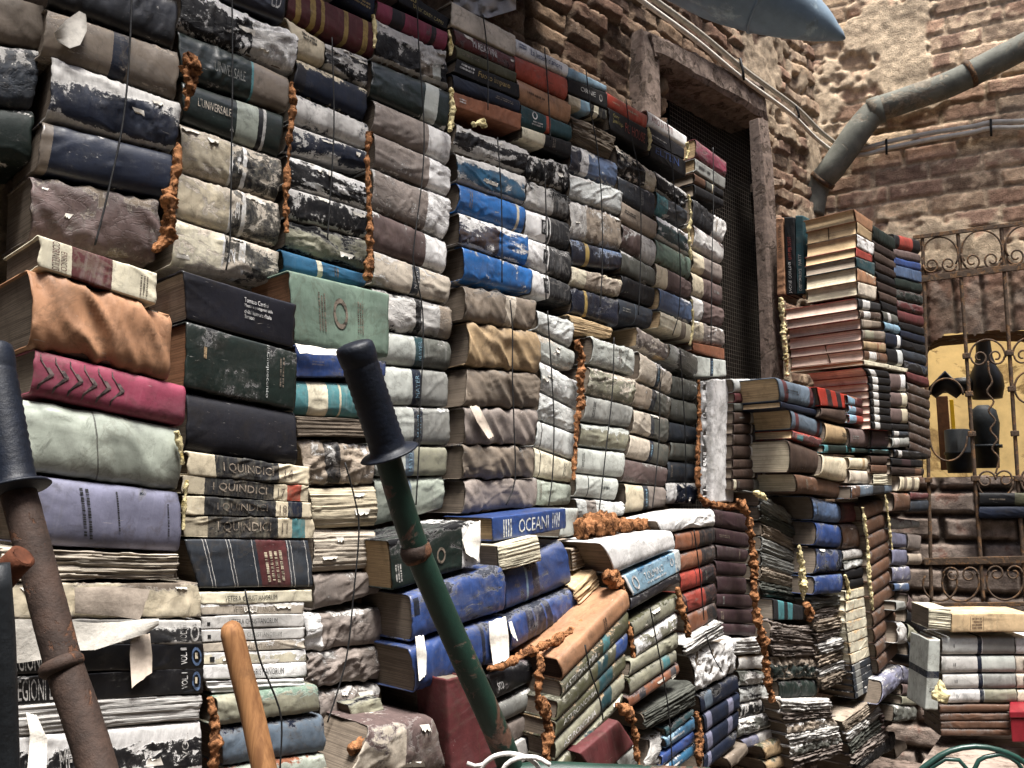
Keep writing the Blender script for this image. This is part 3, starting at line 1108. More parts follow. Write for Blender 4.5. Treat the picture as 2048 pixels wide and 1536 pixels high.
stack('the upper stack with yellow stripes', 1.60, [
    (1136, 130, 1214, 169, 1214, 182, 1136, 153, 'L/k.2 h', 'light blue slim volume'),
    (1136, 156, 1214, 186, 1214, 217, 1137, 182, 'K f', 'black volume lettered silver', [('ORNE', .3, .68, .4, .72, 'w'), ('O', .78, .86, .25, .75, 'w')]),
    (1138, 186, 1215, 218, 1212, 243, 1138, 211, 'C .3-.55L .55-1K .66-.78H c.4', 'cream blue and black volume'),
    (1145, 228, 1230, 271, 1224, 305, 1145, 269, 'd p r1 c.8', 'coverless fuzzy brown volume'),
    (1144, 284, 1237, 323, 1234, 366, 1142, 331, 'l/w.3 .0-.2N .2-.36W c.5 h', 'blue volume with white band'),
    (1141, 344, 1246, 379, 1243, 419, 1141, 387, 'z/w.2 c.8', 'pale dented volume'),
    (1142, 395, 1243, 431, 1243, 495, 1142, 471, 'n/w.35 .0-.3w c.7', 'thick taupe ragged volume'),
    (1143, 475, 1245, 502, 1243, 538, 1144, 524, 'N/l.25 .26-.33Y c.5 h', 'navy volume with upper yellow stripe'),
    (1144, 530, 1245, 559, 1241, 590, 1143, 567, 'n/C.3 .0-.28H c.8', 'cream ended rough volume'),
    (1144, 572, 1238, 596, 1236, 643, 1144, 618, 'N/K.3 .26-.32Y c.7 h', 'navy volume with lower yellow stripe'),
    (1140, 628, 1226, 656, 1222, 676, 1146, 667, 't p', 'bare tan page block')])
stack('silver olive stack below yellow stripes', 1.575, [
    (1187, 671, 1271, 696, 1269, 737, 1184, 718, 's/W.25 c.7 h', 'silvery dented volume'),
    (1184, 731, 1274, 756, 1266, 801, 1176, 782, 'O/h.4 c.8', 'olive volume in shreds'),
    (1176, 789, 1268, 813, 1261, 851, 1168, 837, 'G c.4', 'blue grey volume'),
    (1165, 845, 1262, 857, 1255, 900, 1162, 889, 'O/s.3 e.5 c.5', 'olive volume with pale top'),
    (1157, 894, 1252, 905, 1247, 948, 1154, 943, 's c.3', 'plain grey green volume'),
    (1154, 947, 1237, 957, 1233, 994, 1151, 986, 's .28-.3k c.3', 'grey green slim volume'),
    (1152, 997, 1250, 1005, 1247, 1031, 1157, 1036, 'z/W.3 .2-.4M c.7', 'shiny whitish volume')])
stack('third upper stack before the doorway', 1.605, [
    (1214, 180, 1296, 227, 1293, 252, 1215, 208, 'X h', 'bright red volume', [('~1', .1, .3, .4, .55, 'C'), ('~1', .45, .78, .4, .6, 'C')]),
    (1217, 215, 1297, 259, 1293, 303, 1220, 258, 'K f', 'black volume lettered yellow and red',
     [('Gary', .1, .24, .62, .84, 'y'), ('Jennings', .08, .34, .38, .6, 'y'), ('PG HOUSE', .4, .93, .3, .72, 'R')]),
    (1235, 286, 1313, 344, 1310, 384, 1238, 343, 'K/h.4 .72-1C c.9', 'crushed black and cream volume'),
    (1237, 348, 1311, 385, 1309, 427, 1238, 389, 'S/w.2 c.4', 'dark slate volume'),
    (1243, 396, 1315, 441, 1312, 473, 1242, 432, 'n c.4', 'taupe smooth volume'),
    (1246, 443, 1313, 478, 1311, 525, 1246, 482, 'm/w.3 .55-1w c.6', 'mauve volume with pale end'),
    (1242, 495, 1311, 535, 1310, 571, 1246, 536, 'g/w.25 c.4', 'grey volume with faint cracks'),
    (1246, 549, 1311, 574, 1307, 613, 1243, 585, 'K/C.2 c.4', 'blue black volume with worn corner'),
    (1239, 594, 1307, 616, 1303, 655, 1239, 639, 'S .48-.5f c.3', 'slate volume with two fine bands'),
    (1278, 652, 1342, 691, 1340, 722, 1276, 692, 'M/h.4 Pt c.8', 'taupe torn volume with tan end')])
stack('navy banded stack beneath', 1.585, [
    (1282, 701, 1345, 744, 1343, 777, 1280, 755, 'h/W.3 .5-.62S .66-.68k c.7', 'cream volume with shredded corner', [('~1', .52, .6, .2, .8, 'L', 1)]),
    (1274, 761, 1345, 794, 1337, 829, 1269, 799, 'n/w.25 .46-.58S .58-1g c.6', 'brown grey volume'),
    (1269, 816, 1338, 835, 1337, 881, 1268, 859, 'h/d.35 .48-.58S .58-1g c.5', 'stained tan and grey volume'),
    (1264, 868, 1340, 887, 1336, 930, 1255, 911, 'h .5-.6N .6-1g/ c.4'.replace('/ ', ' '), 'buff and charcoal volume', [('~1', .52, .58, .2, .8, 'L', 1)]),
    (1252, 917, 1337, 935, 1332, 972, 1247, 957, 'm/G.2 c.3', 'dark mauve volume'),
    (1252, 966, 1332, 975, 1332, 1015, 1252, 1027, 'C .42-.56S .56-1M c.3', 'clean cream volume', [('~1', .45, .53, .15, .85, 'L', 1)])])
stack('second upper stack before the doorway', 1.605, [
    (1296, 218, 1375, 271, 1372, 293, 1297, 249, 'W h', 'white volume lettered red', [('AMICI DI TUTTI', .08, .62, .35, .75, 'R')]),
    (1299, 253, 1369, 297, 1368, 316, 1300, 281, 'v f', 'dark violet volume', [('~1', .05, .5, .4, .55, 'w')]),
    (1300, 284, 1371, 320, 1372, 353, 1299, 311, 'K f', 'black volume lettered blue', [('ELTEN', .15, .8, .4, .85, 'B')]),
    (1314, 341, 1375, 382, 1372, 419, 1316, 378, 'K/w.3 e.4 c.9', 'crumpled black volume'),
    (1317, 380, 1375, 417, 1375, 448, 1313, 415, 'S/w.2 .0-.36q c.5', 'pale teal and slate volume'),
    (1315, 426, 1384, 468, 1382, 509, 1318, 464, 'Q/W.4 e.5 c.5 h', 'teal volume peeled white'),
    (1313, 474, 1383, 512, 1382, 551, 1314, 519, 'A/o.3 c.3', 'sage stained volume'),
    (1313, 522, 1384, 562, 1382, 588, 1313, 567, 'm .0-.32C c.4', 'cream and mauve volume'),
    (1320, 574, 1386, 601, 1382, 645, 1320, 613, 'l/W.3 Pt c.4 h', 'blue volume with white sheen'),
    (1323, 621, 1384, 648, 1383, 684, 1320, 655, 'H .66-.82d Pt c.5', 'ivory string pinched volume')])
stack('charcoal stack beside orange foam', 1.595, [
    (1342, 686, 1397, 708, 1393, 750, 1340, 718, 'g/w.3 .0-.3s .34-.42k c.7 h', 'shiny grey crumpled volume'),
    (1345, 749, 1396, 762, 1395, 799, 1344, 785, 'g/w.2 c.4', 'charcoal volume with frayed left end'),
    (1345, 794, 1395, 806, 1395, 845, 1343, 830, 'g/w.15 c.4', 'charcoal volume with pale smear'),
    (1341, 842, 1395, 854, 1393, 883, 1340, 877, 'S c.3', 'plain charcoal volume'),
    (1343, 883, 1395, 888, 1393, 922, 1341, 916, 'g/w.2 c.3', 'charcoal volume with white scratches'),
    (1337, 920, 1392, 925, 1392, 963, 1337, 962, 'S/w.15 c.3', 'charcoal volume with ragged rim'),
    (1332, 966, 1395, 966, 1393, 1009, 1332, 1006, 'N/w.35 .0-.32W c.6', 'white and navy volume')])
stack('the upper stack touching the doorway', 1.60, [
    (1393, 276, 1453, 320, 1453, 351, 1393, 311, 'p/r.4 Pt', 'crimson cloth volume'),
    (1391, 316, 1451, 356, 1450, 375, 1391, 338, 'G f Pt', 'grey boxed volume', [('~1', .05, .5, .3, .7, 'k')]),
    (1390, 344, 1448, 379, 1447, 393, 1390, 363, 'K .0-.35e .4-.6g .6-.66H', 'black brown banded volume'),
    (1390, 367, 1448, 399, 1445, 415, 1390, 388, 'K', 'thin black volume', [('~1', .2, .4, .3, .8, 'Y')]),
    (1388, 395, 1456, 442, 1446, 482, 1385, 442, 'k/w.25 .62-1w c.8', 'black and white crushed volume'),
    (1391, 449, 1449, 486, 1446, 521, 1389, 484, 'w/m.3 Pt c.6', 'pale mauve torn volume'),
    (1386, 496, 1445, 528, 1444, 563, 1388, 534, 'M .0-.36C c.4', 'upper cream ended mauve volume'),
    (1385, 541, 1445, 570, 1445, 604, 1387, 586, 'm .0-.36C c.4', 'lower cream ended mauve volume'),
    (1386, 590, 1450, 615, 1446, 646, 1386, 633, 'm .0-.32w .32-.34k c.5', 'white ended plum volume'),
    (1385, 637, 1450, 657, 1449, 689, 1385, 677, 'M/W.3 .0-.33C c.7', 'cream ended ragged volume'),
    (1386, 685, 1449, 696, 1449, 717, 1386, 700, 'E f', 'rust orange flat volume'),
    (1392, 711, 1451, 721, 1453, 752, 1388, 752, 's f .48-.58N', 'grey volume with navy stripe', [('~1', .5, .56, .15, .85, 'L', 1)])])

# upright white book between the stacks: long axis points down
BOOKS.append(dict(q=[(1469, 757), (1470, 1003), (1426, 1006), (1426, 760)], st=Style('W/w.3 f Px c.6 W.05'), pl=WP(1.50), W=.05,
                  lab='tall white peeling book standing upright between two stacks', ti=[], sh=[], name='book', cat='book'))

column('the thin striped stack', 1.47, [(1466, 757), (1471, 785), (1468, 870), (1466, 980)], [(1518, 757), (1526, 790), (1528, 870), (1532, 980)], [
    ('z/n.2 .7-1S', 'white topped grey volume', 1.4), ('r .55-.62G .62-.9k .9-1w', 'maroon striped volume', 1), ('g .6-.9k .9-1w', 'grey striped volume', .85),
    ('i .55-.7w .75-.9n .9-1W', 'brown volume with cream stripes', 1.2), ('i .55-.6w .64-.86f .9-1W', 'brown volume with blue stripe', 1),
    ('i .55-.6w .64-.86G .9-1W', 'brown volume with grey stripe', 1.1), ('i .55-.62w .64-.88p .88-1H', 'brown volume with pink patch', 1.35),
    ('i .6-.64w .68-1n', 'brown volume with fawn end', .9), ('i .6-.66w .72-.86V .9-1w', 'brown volume with lilac stripe', 1),
    ('i .02-.1H .62-1G', 'brown volume with grey end', 1.1)], W=.14)
stack('the thick blue grey stack', 1.32, [
    (1556, 754, 1637, 777, 1637, 815, 1563, 800, 'f Pt .1-.2r .76-.86r', 'blue grey volume with maroon bands'),
    (1563, 803, 1635, 820, 1632, 831, 1563, 815, 'N Pt', 'thin navy volume'),
    (1582, 816, 1653, 843, 1649, 872, 1586, 856, 'f Pt .1-.2r .74-.82r', 'blue grey volume with maroon stripes'),
    (1587, 860, 1649, 878, 1647, 895, 1586, 875, 'r/R.4 Pt .12-.32q', 'thin red patterned volume'),
    (1581, 879, 1647, 905, 1644, 947, 1583, 943, 'i PC', 'thick brown cloth volume'),
    (1592, 947, 1702, 967, 1700, 998, 1597, 984, 'e/E.2 PC', 'long brown suede volume')], W=.19)
stack('the stack under a red book', 1.30, [
    (1634, 773, 1695, 789, 1700, 815, 1642, 806, 'X f .26-.42k .58-.74k', 'scarlet book with two black bars'),
    (1644, 815, 1698, 818, 1698, 842, 1642, 833, 'i', 'dark brown volume'),
    (1654, 843, 1698, 853, 1698, 887, 1652, 885, 'x c.2', 'khaki cloth volume'),
    (1649, 889, 1701, 891, 1701, 905, 1649, 903, 'D .0-.14q .84-1q', 'slim green volume'),
    (1647, 907, 1700, 914, 1699, 965, 1644, 951, 'C/x.2', 'thick beige volume')], W=.17)
stack('the mixed stack behind it', 1.285, [
    (1695, 789, 1742, 801, 1742, 816, 1697, 806, 'r/E.4 .0-.3L', 'upper red patterned volume'),
    (1699, 810, 1743, 819, 1742, 833, 1699, 825, 'r/R.3 .0-.3L', 'middle red patterned volume'),
    (1699, 828, 1745, 836, 1745, 850, 1699, 845, 'R .0-.3L', 'lower red patterned volume'),
    (1700, 855, 1742, 858, 1742, 893, 1702, 892, 'm', 'plum cloth volume'),
    (1704, 896, 1745, 898, 1745, 906, 1704, 905, 'D .0-.15q .82-1q', 'slim dark green volume'),
    (1700, 914, 1743, 916, 1741, 938, 1700, 936, 'C .6-.72x', 'cream volume with tan stripe'),
    (1701, 940, 1746, 942, 1746, 968, 1700, 966, 'h', 'pale linen volume')], W=.17)
stack('the next stack rightwards', 1.27, [
    (1744, 857, 1784, 859, 1784, 895, 1744, 893, 'P', 'dark plum volume'),
    (1746, 899, 1788, 900, 1788, 908, 1746, 906, 'D/q.3 .8-1q', 'slim green volume'),
    (1743, 911, 1784, 912, 1784, 927, 1743, 926, 'i', 'upper brown volume'),
    (1743, 929, 1784, 930, 1784, 945, 1743, 944, 'e', 'lower brown volume'),
    (1748, 948, 1784, 949, 1784, 970, 1748, 969, 'H p f', 'bare cream page block'),
    (1704, 972, 1784, 969, 1784, 985, 1704, 998, 'f/W.25 .0-.2e .5-.8K', 'blue black patterned volume')], W=.16)
stack('the tan page stack', 1.25, [
    (1709, 418, 1745, 443, 1744, 458, 1713, 440, 'j Pt f bj', 'tan cloth book'),
    (1715, 443, 1744, 465, 1744, 482, 1715, 465, 'x Pt f bx', 'brown cloth book'),
    (1715, 468, 1749, 486, 1747, 508, 1715, 488, 'W/M.3 Pt f bC', 'white spined book'),
    (1713, 495, 1745, 512, 1744, 522, 1713, 509, 'R Pt f bR', 'red spined book'),
    (1713, 514, 1750, 526, 1750, 546, 1714, 530, 'Q/D.3 Pn f', 'green spined book'),
    (1715, 535, 1752, 554, 1752, 571, 1715, 560, 'j/C.3 PC f bt', 'peach spined book'),
    (1716, 563, 1754, 573, 1752, 600, 1718, 589, 'h/O.3 PC f bC', 'beige spined book')], W=.22)
stack('the red edged page stack', 1.25, [
    (1718, 596, 1761, 606, 1761, 620, 1718, 613, 'k .18-.5w PI bR', 'black book with white label'),
    (1720, 619, 1762, 625, 1762, 637, 1720, 633, 'i/x.3 .18-.5w PI bR', 'brown book with white label'),
    (1724, 638, 1762, 643, 1762, 655, 1724, 652, 'd .1-.5n PI bR', 'drab book with worn label'),
    (1726, 658, 1770, 662, 1770, 680, 1726, 675, 'd/E.3 .1-.5O PI bR', 'mottled book with olive label'),
    (1728, 681, 1772, 685, 1772, 701, 1728, 694, 'x/E.3 .6-.66E PI bR', 'tan book with rust bands'),
    (1730, 699, 1776, 706, 1775, 722, 1730, 717, 'e/E.3 .2-.5w .6-.64K PI bR', 'brown rounded book'),
    (1728, 720, 1778, 729, 1778, 736, 1729, 729, 'H f Pj', 'thin cream plank like book')], W=.32)
column('the small black stack', 1.25, [(1729, 736), (1738, 752), (1742, 800), (1745, 858)], [(1776, 742), (1782, 760), (1782, 810), (1784, 862)],
       [('K .15-.4w PI bR', f'black book with silver label') for _ in range(8)], W=.24)
column('the dark fourth stack behind', 1.25, [(1746, 446), (1750, 520), (1758, 590), (1764, 612), (1772, 662)], [(1790, 474), (1792, 560), (1796, 640), (1803, 668)], [
    ('D', 'dark green rounded volume', 1.7)] + [(c, d, 1) for c, d in (('u', 'dark brown volume'), ('i', 'brown volume'), ('u', 'umber volume'), ('K', 'black volume'), ('u', 'dark umber volume'), ('i', 'russet volume'), ('K', 'sooty volume'))]
    + [('g/w.2 .3-.5w', 'grey volume with pale label', 1.1), ('L/K.3', 'pale blue mottled volume', 1)], W=.17)
stack('the banded stack behind black books', 1.25, [
    (1772, 663, 1804, 671, 1804, 697, 1772, 687, 'N .7-.9W', 'navy volume with white band'),
    (1773, 694, 1807, 699, 1809, 727, 1776, 719, 'K .62-.92z', 'black volume with pale band'),
    (1779, 730, 1817, 737, 1815, 743, 1779, 737, 'H f', 'thin cream volume'),
    (1780, 745, 1812, 746, 1812, 778, 1781, 779, 'm .68-1W', 'upper mauve volume with white band'),
    (1781, 783, 1814, 785, 1815, 812, 1781, 810, 'm .68-1H', 'middle mauve volume with cream band'),
    (1781, 815, 1816, 817, 1816, 845, 1782, 842, 'm .66-1C', 'lower mauve volume with tan band'),
    (1784, 847, 1818, 849, 1818, 860, 1784, 858, 'K', 'slim black volume'),
    (1786, 861, 1817, 863, 1817, 873, 1786, 871, 'S .1-.4w', 'slate volume with white mark'),
    (1786, 875, 1819, 874, 1819, 893, 1786, 895, 'G .1-.4w', 'grey volume with white mark')], W=.16)
column('the last tall stack at right', 1.25, [(1790, 466), (1788, 500), (1790, 560), (1797, 640), (1804, 690), (1809, 737), (1817, 760)], [(1840, 478), (1842, 530), (1846, 600), (1850, 685), (1855, 740), (1859, 775)], [
    ('K .2-.7R', 'black volume with red label', 1.5), ('m', 'mauve volume', .9), ('B', 'royal blue volume', .8), ('l f', 'light blue flat volume', 1.1),
    ('D', 'dark green volume', 1.2), ('D/u.4', 'olive black volume', 1.1), ('r/u.4', 'dark red volume', 1), ('r', 'oxblood volume', 1.2), ('K', 'black volume', .8),
    ('N', 'blue black volume', .9), ('K', 'sooty black volume', 1), ('S', 'slate volume', 1.1), ('K/N.4', 'inky volume', 1.1), ('r', 'maroon volume', 1)], W=.17)
column('the dark brown right stack', 1.25, [(1816, 764), (1816, 800), (1820, 900)], [(1860, 780), (1860, 830), (1862, 918)],
       [('i/u.3', 'dark brown ribbed volume') for _ in range(7)], W=.17)
stack('the low right shelf of mixed books', 1.25, [
    (1790, 899, 1855, 903, 1855, 916, 1790, 911, 'K/N.3 .1-.2w', 'blue black volume'),
    (1784, 917, 1845, 921, 1845, 934, 1784, 929, 'K .3-.6P', 'black volume with plum label'),
    (1784, 932, 1850, 937, 1848, 950, 1784, 945, 'u .7-.9e', 'umber volume'),
    (1802, 952, 1840, 954, 1838, 980, 1800, 977, 'C .2-.36d .6-.75d Ph', 'buff volume with brown bands'),
    (1790, 985, 1821, 985, 1821, 1020, 1790, 1023, 'e/E.3', 'russet thick volume'),
    (1822, 984, 1858, 986, 1856, 997, 1822, 999, 'r/u.3', 'oxblood volume'),
    (1822, 1001, 1858, 999, 1857, 1022, 1822, 1024, 'S', 'slate volume')], W=.16)
stack('the denim blue stack', 1.33, [
    (1625, 992, 1680, 1007, 1681, 1039, 1631, 1036, 'l/N.25 Pd c.5', 'worn denim blue volume'),
    (1634, 1043, 1682, 1050, 1683, 1092, 1634, 1084, 'B/N.3 Pd c.6', 'blue volume with curled top'),
    (1636, 1095, 1686, 1099, 1684, 1136, 1632, 1141, 'B/N.4 Pd c.5', 'deep blue volume'),
    (1631, 1153, 1686, 1147, 1684, 1185, 1630, 1190, 'B/l.3 Pd c.5', 'cracked blue volume')], W=.17)
column('torn grey page stack', 1.42, [(1518, 984), (1525, 1030), (1523, 1192)], [(1588, 1030), (1593, 1070), (1594, 1202)], [
    ('G p r2 c1', 'shredded grey page block'), ('g p r1.5 c1', 'ragged dark page block'), ('n p r1.5 c.9', 'buckled brown grey block'), ('G p r.6 c.6', 'grey page block'),
    ('G p r.3 c.5', 'flat grey page block'), ('n p r1 c.7', 'fraying page block'), ('g p r1.5 c.8', 'curled dark page block')], W=.16)
stack('the crumbling heap below', 1.38, [
    (1547, 1198, 1608, 1212, 1607, 1240, 1549, 1234, 'k f .14-.34q .46-.62q Ph', 'black book with teal bars'),
    (1545, 1244, 1624, 1256, 1630, 1288, 1545, 1284, 'M p r2 c1', 'thick frayed page block'),
    (1550, 1289, 1632, 1292, 1632, 1311, 1552, 1308, 'M p r2 c1', 'thin frayed page block'),
    (1552, 1314, 1637, 1314, 1637, 1356, 1552, 1360, 'D/n.4 r2 c.8 e.6', 'ragged dark green volume'),
    (1560, 1364, 1637, 1360, 1635, 1392, 1560, 1400, 'D/K.3 c.6', 'dark green sagging volume')], W=.17)
column('rotten paper stack', 1.36, [(1620, 1198), (1634, 1260), (1648, 1380)], [(1690, 1190), (1694, 1260), (1702, 1355)], [
    (f'{c} p r2 c1', d) for c, d in (('G', 'rotten grey block'), ('M', 'rotten mauve block'), ('n', 'rotten tan block'), ('M', 'crumbling mauve block'), ('w', 'crumbling pale block'),
                                     ('n', 'crumbling tan block'), ('w', 'broken pale block'), ('d', 'broken brown block'))], W=.17, gap=.1)
stack('ivory paperback stack', 1.33, [
    (1682, 1006, 1720, 1004, 1722, 1040, 1683, 1045, 'r .0-.16P .84-1P', 'dark red volume'),
    (1685, 1048, 1731, 1046, 1733, 1095, 1688, 1100, 'e/m.4', 'brown sagging volume'),
    (1687, 1102, 1732, 1097, 1732, 1114, 1688, 1121, 'w/m.3', 'pale mauve volume'),
    (1688, 1124, 1732, 1115, 1732, 1130, 1690, 1140, 'z/g.4 c.8', 'white crumpled volume'),
    (1692, 1143, 1733, 1133, 1735, 1150, 1693, 1159, 'K', 'upper black volume'),
    (1693, 1161, 1735, 1153, 1737, 1171, 1694, 1180, 'K/w.2', 'lower black volume')], W=.15)
column('ivory paperback row', 1.33, [(1692, 1182), (1693, 1250), (1704, 1330)], [(1738, 1172), (1740, 1230), (1754, 1308)],
       [('H/t.3 f PH', f'ivory paperback') for _ in range(7)], W=.15)
column('black paperback row', 1.33, [(1704, 1332), (1712, 1400)], [(1752, 1310), (1762, 1366)],
       [('S/w.25 f .1-.3G', f'black paperback') for _ in range(5)], W=.15)
column('the rolled brown stack', 1.30, [(1722, 1012), (1732, 1060), (1740, 1110), (1742, 1180), (1752, 1290), (1760, 1350)], [(1766, 998), (1772, 1035), (1780, 1075), (1786, 1150), (1796, 1250), (1800, 1305)],
       [('e/i.25 c.1', f'brown rolled suede volume') for _ in range(11)], W=.17)
stack('grey blue stack beyond the browns', 1.285, [
    (1778, 1032, 1840, 1042, 1840, 1056, 1778, 1054, 'G/m.4', 'grey patterned volume'),
    (1784, 1062, 1813, 1068, 1814, 1095, 1784, 1094, 'V/G.2 c.4', 'lilac grey volume'),
    (1816, 1066, 1845, 1070, 1840, 1104, 1817, 1099, 'M c.5', 'dark mauve volume'),
    (1785, 1098, 1815, 1099, 1815, 1130, 1786, 1130, 'V c.4', 'smooth lilac volume'),
    (1818, 1107, 1845, 1106, 1845, 1129, 1818, 1129, 'n c.4', 'buff volume'),
    (1786, 1134, 1820, 1132, 1822, 1164, 1787, 1163, 'V/w.3 c.5', 'pale lilac volume'),
    (1789, 1167, 1818, 1166, 1818, 1183, 1791, 1182, 'l/w.3 c.5', 'light blue volume')], W=.15)
stack('the slanting stack at far right', 1.25, [
    (1820, 1188, 1856, 1226, 1854, 1250, 1815, 1214, 'm c.4', 'mauve slanting volume'),
    (1817, 1218, 1856, 1253, 1855, 1276, 1815, 1242, 'K c.3', 'black slanting volume'),
    (1818, 1247, 1858, 1280, 1857, 1304, 1818, 1278, 'O c.3', 'greenish grey slanting volume'),
    (1818, 1282, 1858, 1308, 1857, 1335, 1820, 1312, 'S c.3', 'slate slanting volume'),
    (1794, 1203, 1812, 1202, 1812, 1220, 1794, 1222, 'G c.5', 'small grey volume'),
    (1798, 1244, 1816, 1246, 1815, 1290, 1798, 1288, 'w c.8 r1', 'pale bundled volume')], W=.14)
stack('the draped grey books', 1.27, [
    (1768, 1362, 1804, 1331, 1808, 1366, 1763, 1412, 'V/w.3 c.6', 'lilac grey bent volume'),
    (1805, 1330, 1846, 1342, 1849, 1374, 1809, 1363, 'V/w.3 .5-.54P c.6', 'lilac grey drooping volume'),
    (1806, 1368, 1838, 1372, 1836, 1390, 1806, 1388, 'm c.6', 'dusty plum volume'),
    (1806, 1392, 1836, 1394, 1834, 1408, 1806, 1408, 'O c.5', 'dusty olive volume'),
    (1790, 1412, 1834, 1412, 1832, 1440, 1790, 1445, 'g/w.3 r1 c.8', 'dusty torn volume')], W=.15)
column('the sagging white edged layers', 1.335, [(1560, 1402), (1574, 1445), (1590, 1540)], [(1660, 1400), (1672, 1440), (1684, 1505)], [
    ('w p r2 c1', 'frayed pale layer'), ('M p r2 c1', 'frayed grey layer'), ('n/W.4 r1 c.8', 'white streaked layer'), ('w p r1.5 c1', 'broken pale layer'),
    ('g/w.4 r1 c.8', 'dark crusted layer'), ('M p r2 c1', 'lower frayed grey layer')], W=.16, gap=.06)
column('the slanting ragged layers', 1.32, [(1688, 1442), (1700, 1490), (1712, 1556)], [(1757, 1392), (1764, 1440), (1792, 1498)], [
    ('n p r1 c.8', 'bare tan layer'), ('w p r1.5 c.9', 'pale ragged layer'), ('g p r1.5 c.9', 'dark ragged layer'), ('M p r2 c1', 'grey ragged layer'), ('K/w.3 c.8', 'black scuffed layer')], W=.15, gap=.06)
stack('the debris heap at lower right', 1.32, [
    (1760, 1420, 1800, 1412, 1800, 1440, 1762, 1462, 'm p r1.5 c.9', 'ragged purple grey block'),
    (1710, 1525, 1790, 1465, 1792, 1490, 1715, 1550, 'K/w.2 c.8', 'black slanted volume'),
    (1790, 1495, 1812, 1482, 1816, 1500, 1794, 1520, 'd c.4', 'brown rolled volume')], W=.15)

# ---- lower middle
stack('map bound stack by orange foam', 1.30, [
    (1118, 1318, 1255, 1180, 1260, 1216, 1128, 1360, 'j/E.1 Pi c.15', 'orange leather volume'),
    (1126, 1364, 1257, 1222, 1258, 1262, 1124, 1400, 'o/x.3 .6-.7q', 'olive volume with shadowed lettering', [('ASTRONOMIA', .04, .5, .35, .7, 'w')]),
    (1118, 1402, 1256, 1266, 1254, 1302, 1114, 1441, 'o/O.3 .55-.7Q .82-1B', 'olive volume with blue end'),
    (1113, 1444, 1252, 1306, 1252, 1340, 1110, 1480, 'o/x.3 .6-.8Q', 'olive volume with grey lettering', [('ASTRONOMIA', .1, .55, .4, .7, 'w')]),
    (1112, 1484, 1250, 1345, 1248, 1382, 1114, 1520, 'O/x.2 .62-.8Q', 'gold olive volume with pale lettering', [('ASTRONOMIA', .1, .55, .35, .65, 'W')]),
    (1120, 1524, 1247, 1388, 1242, 1412, 1125, 1550, 'o/O.4 .3-.5Q', 'torn olive map volume')], W=.17)
BOOKS.append(dict(q=[(1160, 1506), (1238, 1440), (1270, 1490), (1196, 1560)], st=Style('r f c.1 Pi'), pl=WP(1.27), W=.12,
                  lab='smooth crimson book lying under a foam strand', ti=[], sh=[], name='book', cat='book'))
BOOKS.append(dict(q=[(1236, 1515), (1272, 1490), (1280, 1530), (1240, 1570)], st=Style('G c.5'), pl=WP(1.27), W=.12,
                  lab='small grey rolled book beside the crimson book', ti=[], sh=[], name='book', cat='book'))
B_ = lambda q, s, lab, D, W=.2, ti=[], sh=[]: BOOKS.append(dict(q=q, st=Style(s), pl=WP(D), W=W, lab=lab, ti=ti, sh=sh, name='book', cat='book'))
B_([(824, 1190), (1008, 1130), (1012, 1222), (827, 1285)], 'B/N.3 Pd c.4 h', 'big blue volume, uppermost left of the four blue ones', 1.40, .19, [('[]', .02, .07, .55, .9, 'N')])
B_([(1012, 1146), (1128, 1080), (1146, 1168), (1014, 1222)], 'B/N.25 .4-.5N .3-.33L c.4 h', 'big blue volume behind the cream page block', 1.43, .18)
B_([(824, 1298), (1014, 1233), (1018, 1318), (834, 1389)], 'B/N.2 .5-.55N .7-.74N Pd c.4 h', 'big blue volume with white paper across its spine', 1.39, .19, [],
   [('W', .008, [(978, 1243), (980, 1280), (986, 1330)], [(1012, 1233), (1017, 1272), (1018, 1318)]), ('w', .01, [(831, 1272), (834, 1310), (838, 1362)], [(848, 1271), (853, 1308), (852, 1350)])])
B_([(1018, 1233), (1148, 1179), (1164, 1227), (1022, 1308)], 'B/N.3 .25-.34N .36-.5N .52-.6N c.4 h', 'big blue volume with dark bands, lowest right of four', 1.41, .18, [],
   [('W', .008, [(1018, 1245), (1022, 1268)], [(1024, 1242), (1036, 1282)])])
B_([(985, 1035), (1133, 1017), (1131, 1058), (987, 1083)], 'B f h Pt', 'blue book with large white lettering atop the blue volumes', 1.44, .18,
   [('OCEANI', .33, .74, .2, .8, 'z'), ('[]', .13, .145, .1, .85, 'z'), ('[]', .16, .175, .1, .85, 'z'), ('[]', .19, .205, .1, .85, 'z'), ('[]', .22, .235, .1, .85, 'z'),
    ('[]', .80, .812, .15, .85, 'z'), ('[]', .83, .842, .15, .85, 'z'), ('[]', .86, .872, .15, .85, 'z'), ('[]', .89, .902, .15, .85, 'z')])
B_([(1128, 1016), (1158, 1016), (1150, 1070), (1120, 1076)], 's f c.3', 'silver grey book end behind the white lettered blue book', 1.47, .14)
B_([(777, 1081), (962, 1041), (960, 1128), (787, 1180)], 'D/K.3 Px f c.3 .78-1W', 'dark green and white torn book with pale top', 1.43, .2,
   [('~3', .03, .1, .1, .5, 'w', 1), ('O)', .48, .58, .25, .6, 'd')],
   [('W', .006, [(938, 1050), (925, 1080), (932, 1106)], [(960, 1042), (960, 1085), (957, 1122)])])
B_([(996, 1092), (1076, 1071), (1084, 1122), (1000, 1143)], 'H p f c.1', 'cream page block turned outward above the blue volumes', 1.41, .13)
B_([(1142, 1098), (1201, 1080), (1200, 1124), (1147, 1142)], 'n p f c.1', 'grey page block turned outward right of blue volumes', 1.45, .14)
B_([(975, 1352), (1078, 1314), (1072, 1360), (990, 1402)], 'K/P.3 h', 'black and maroon volume beneath the blue volumes', 1.40, .17, [('sco', .12, .24, .3, .6, 'W')])
B_([(998, 1408), (1064, 1376), (1072, 1414), (1008, 1444)], 'G/w.2 c.2', 'upper smooth grey roll shaped book', 1.40, .16)
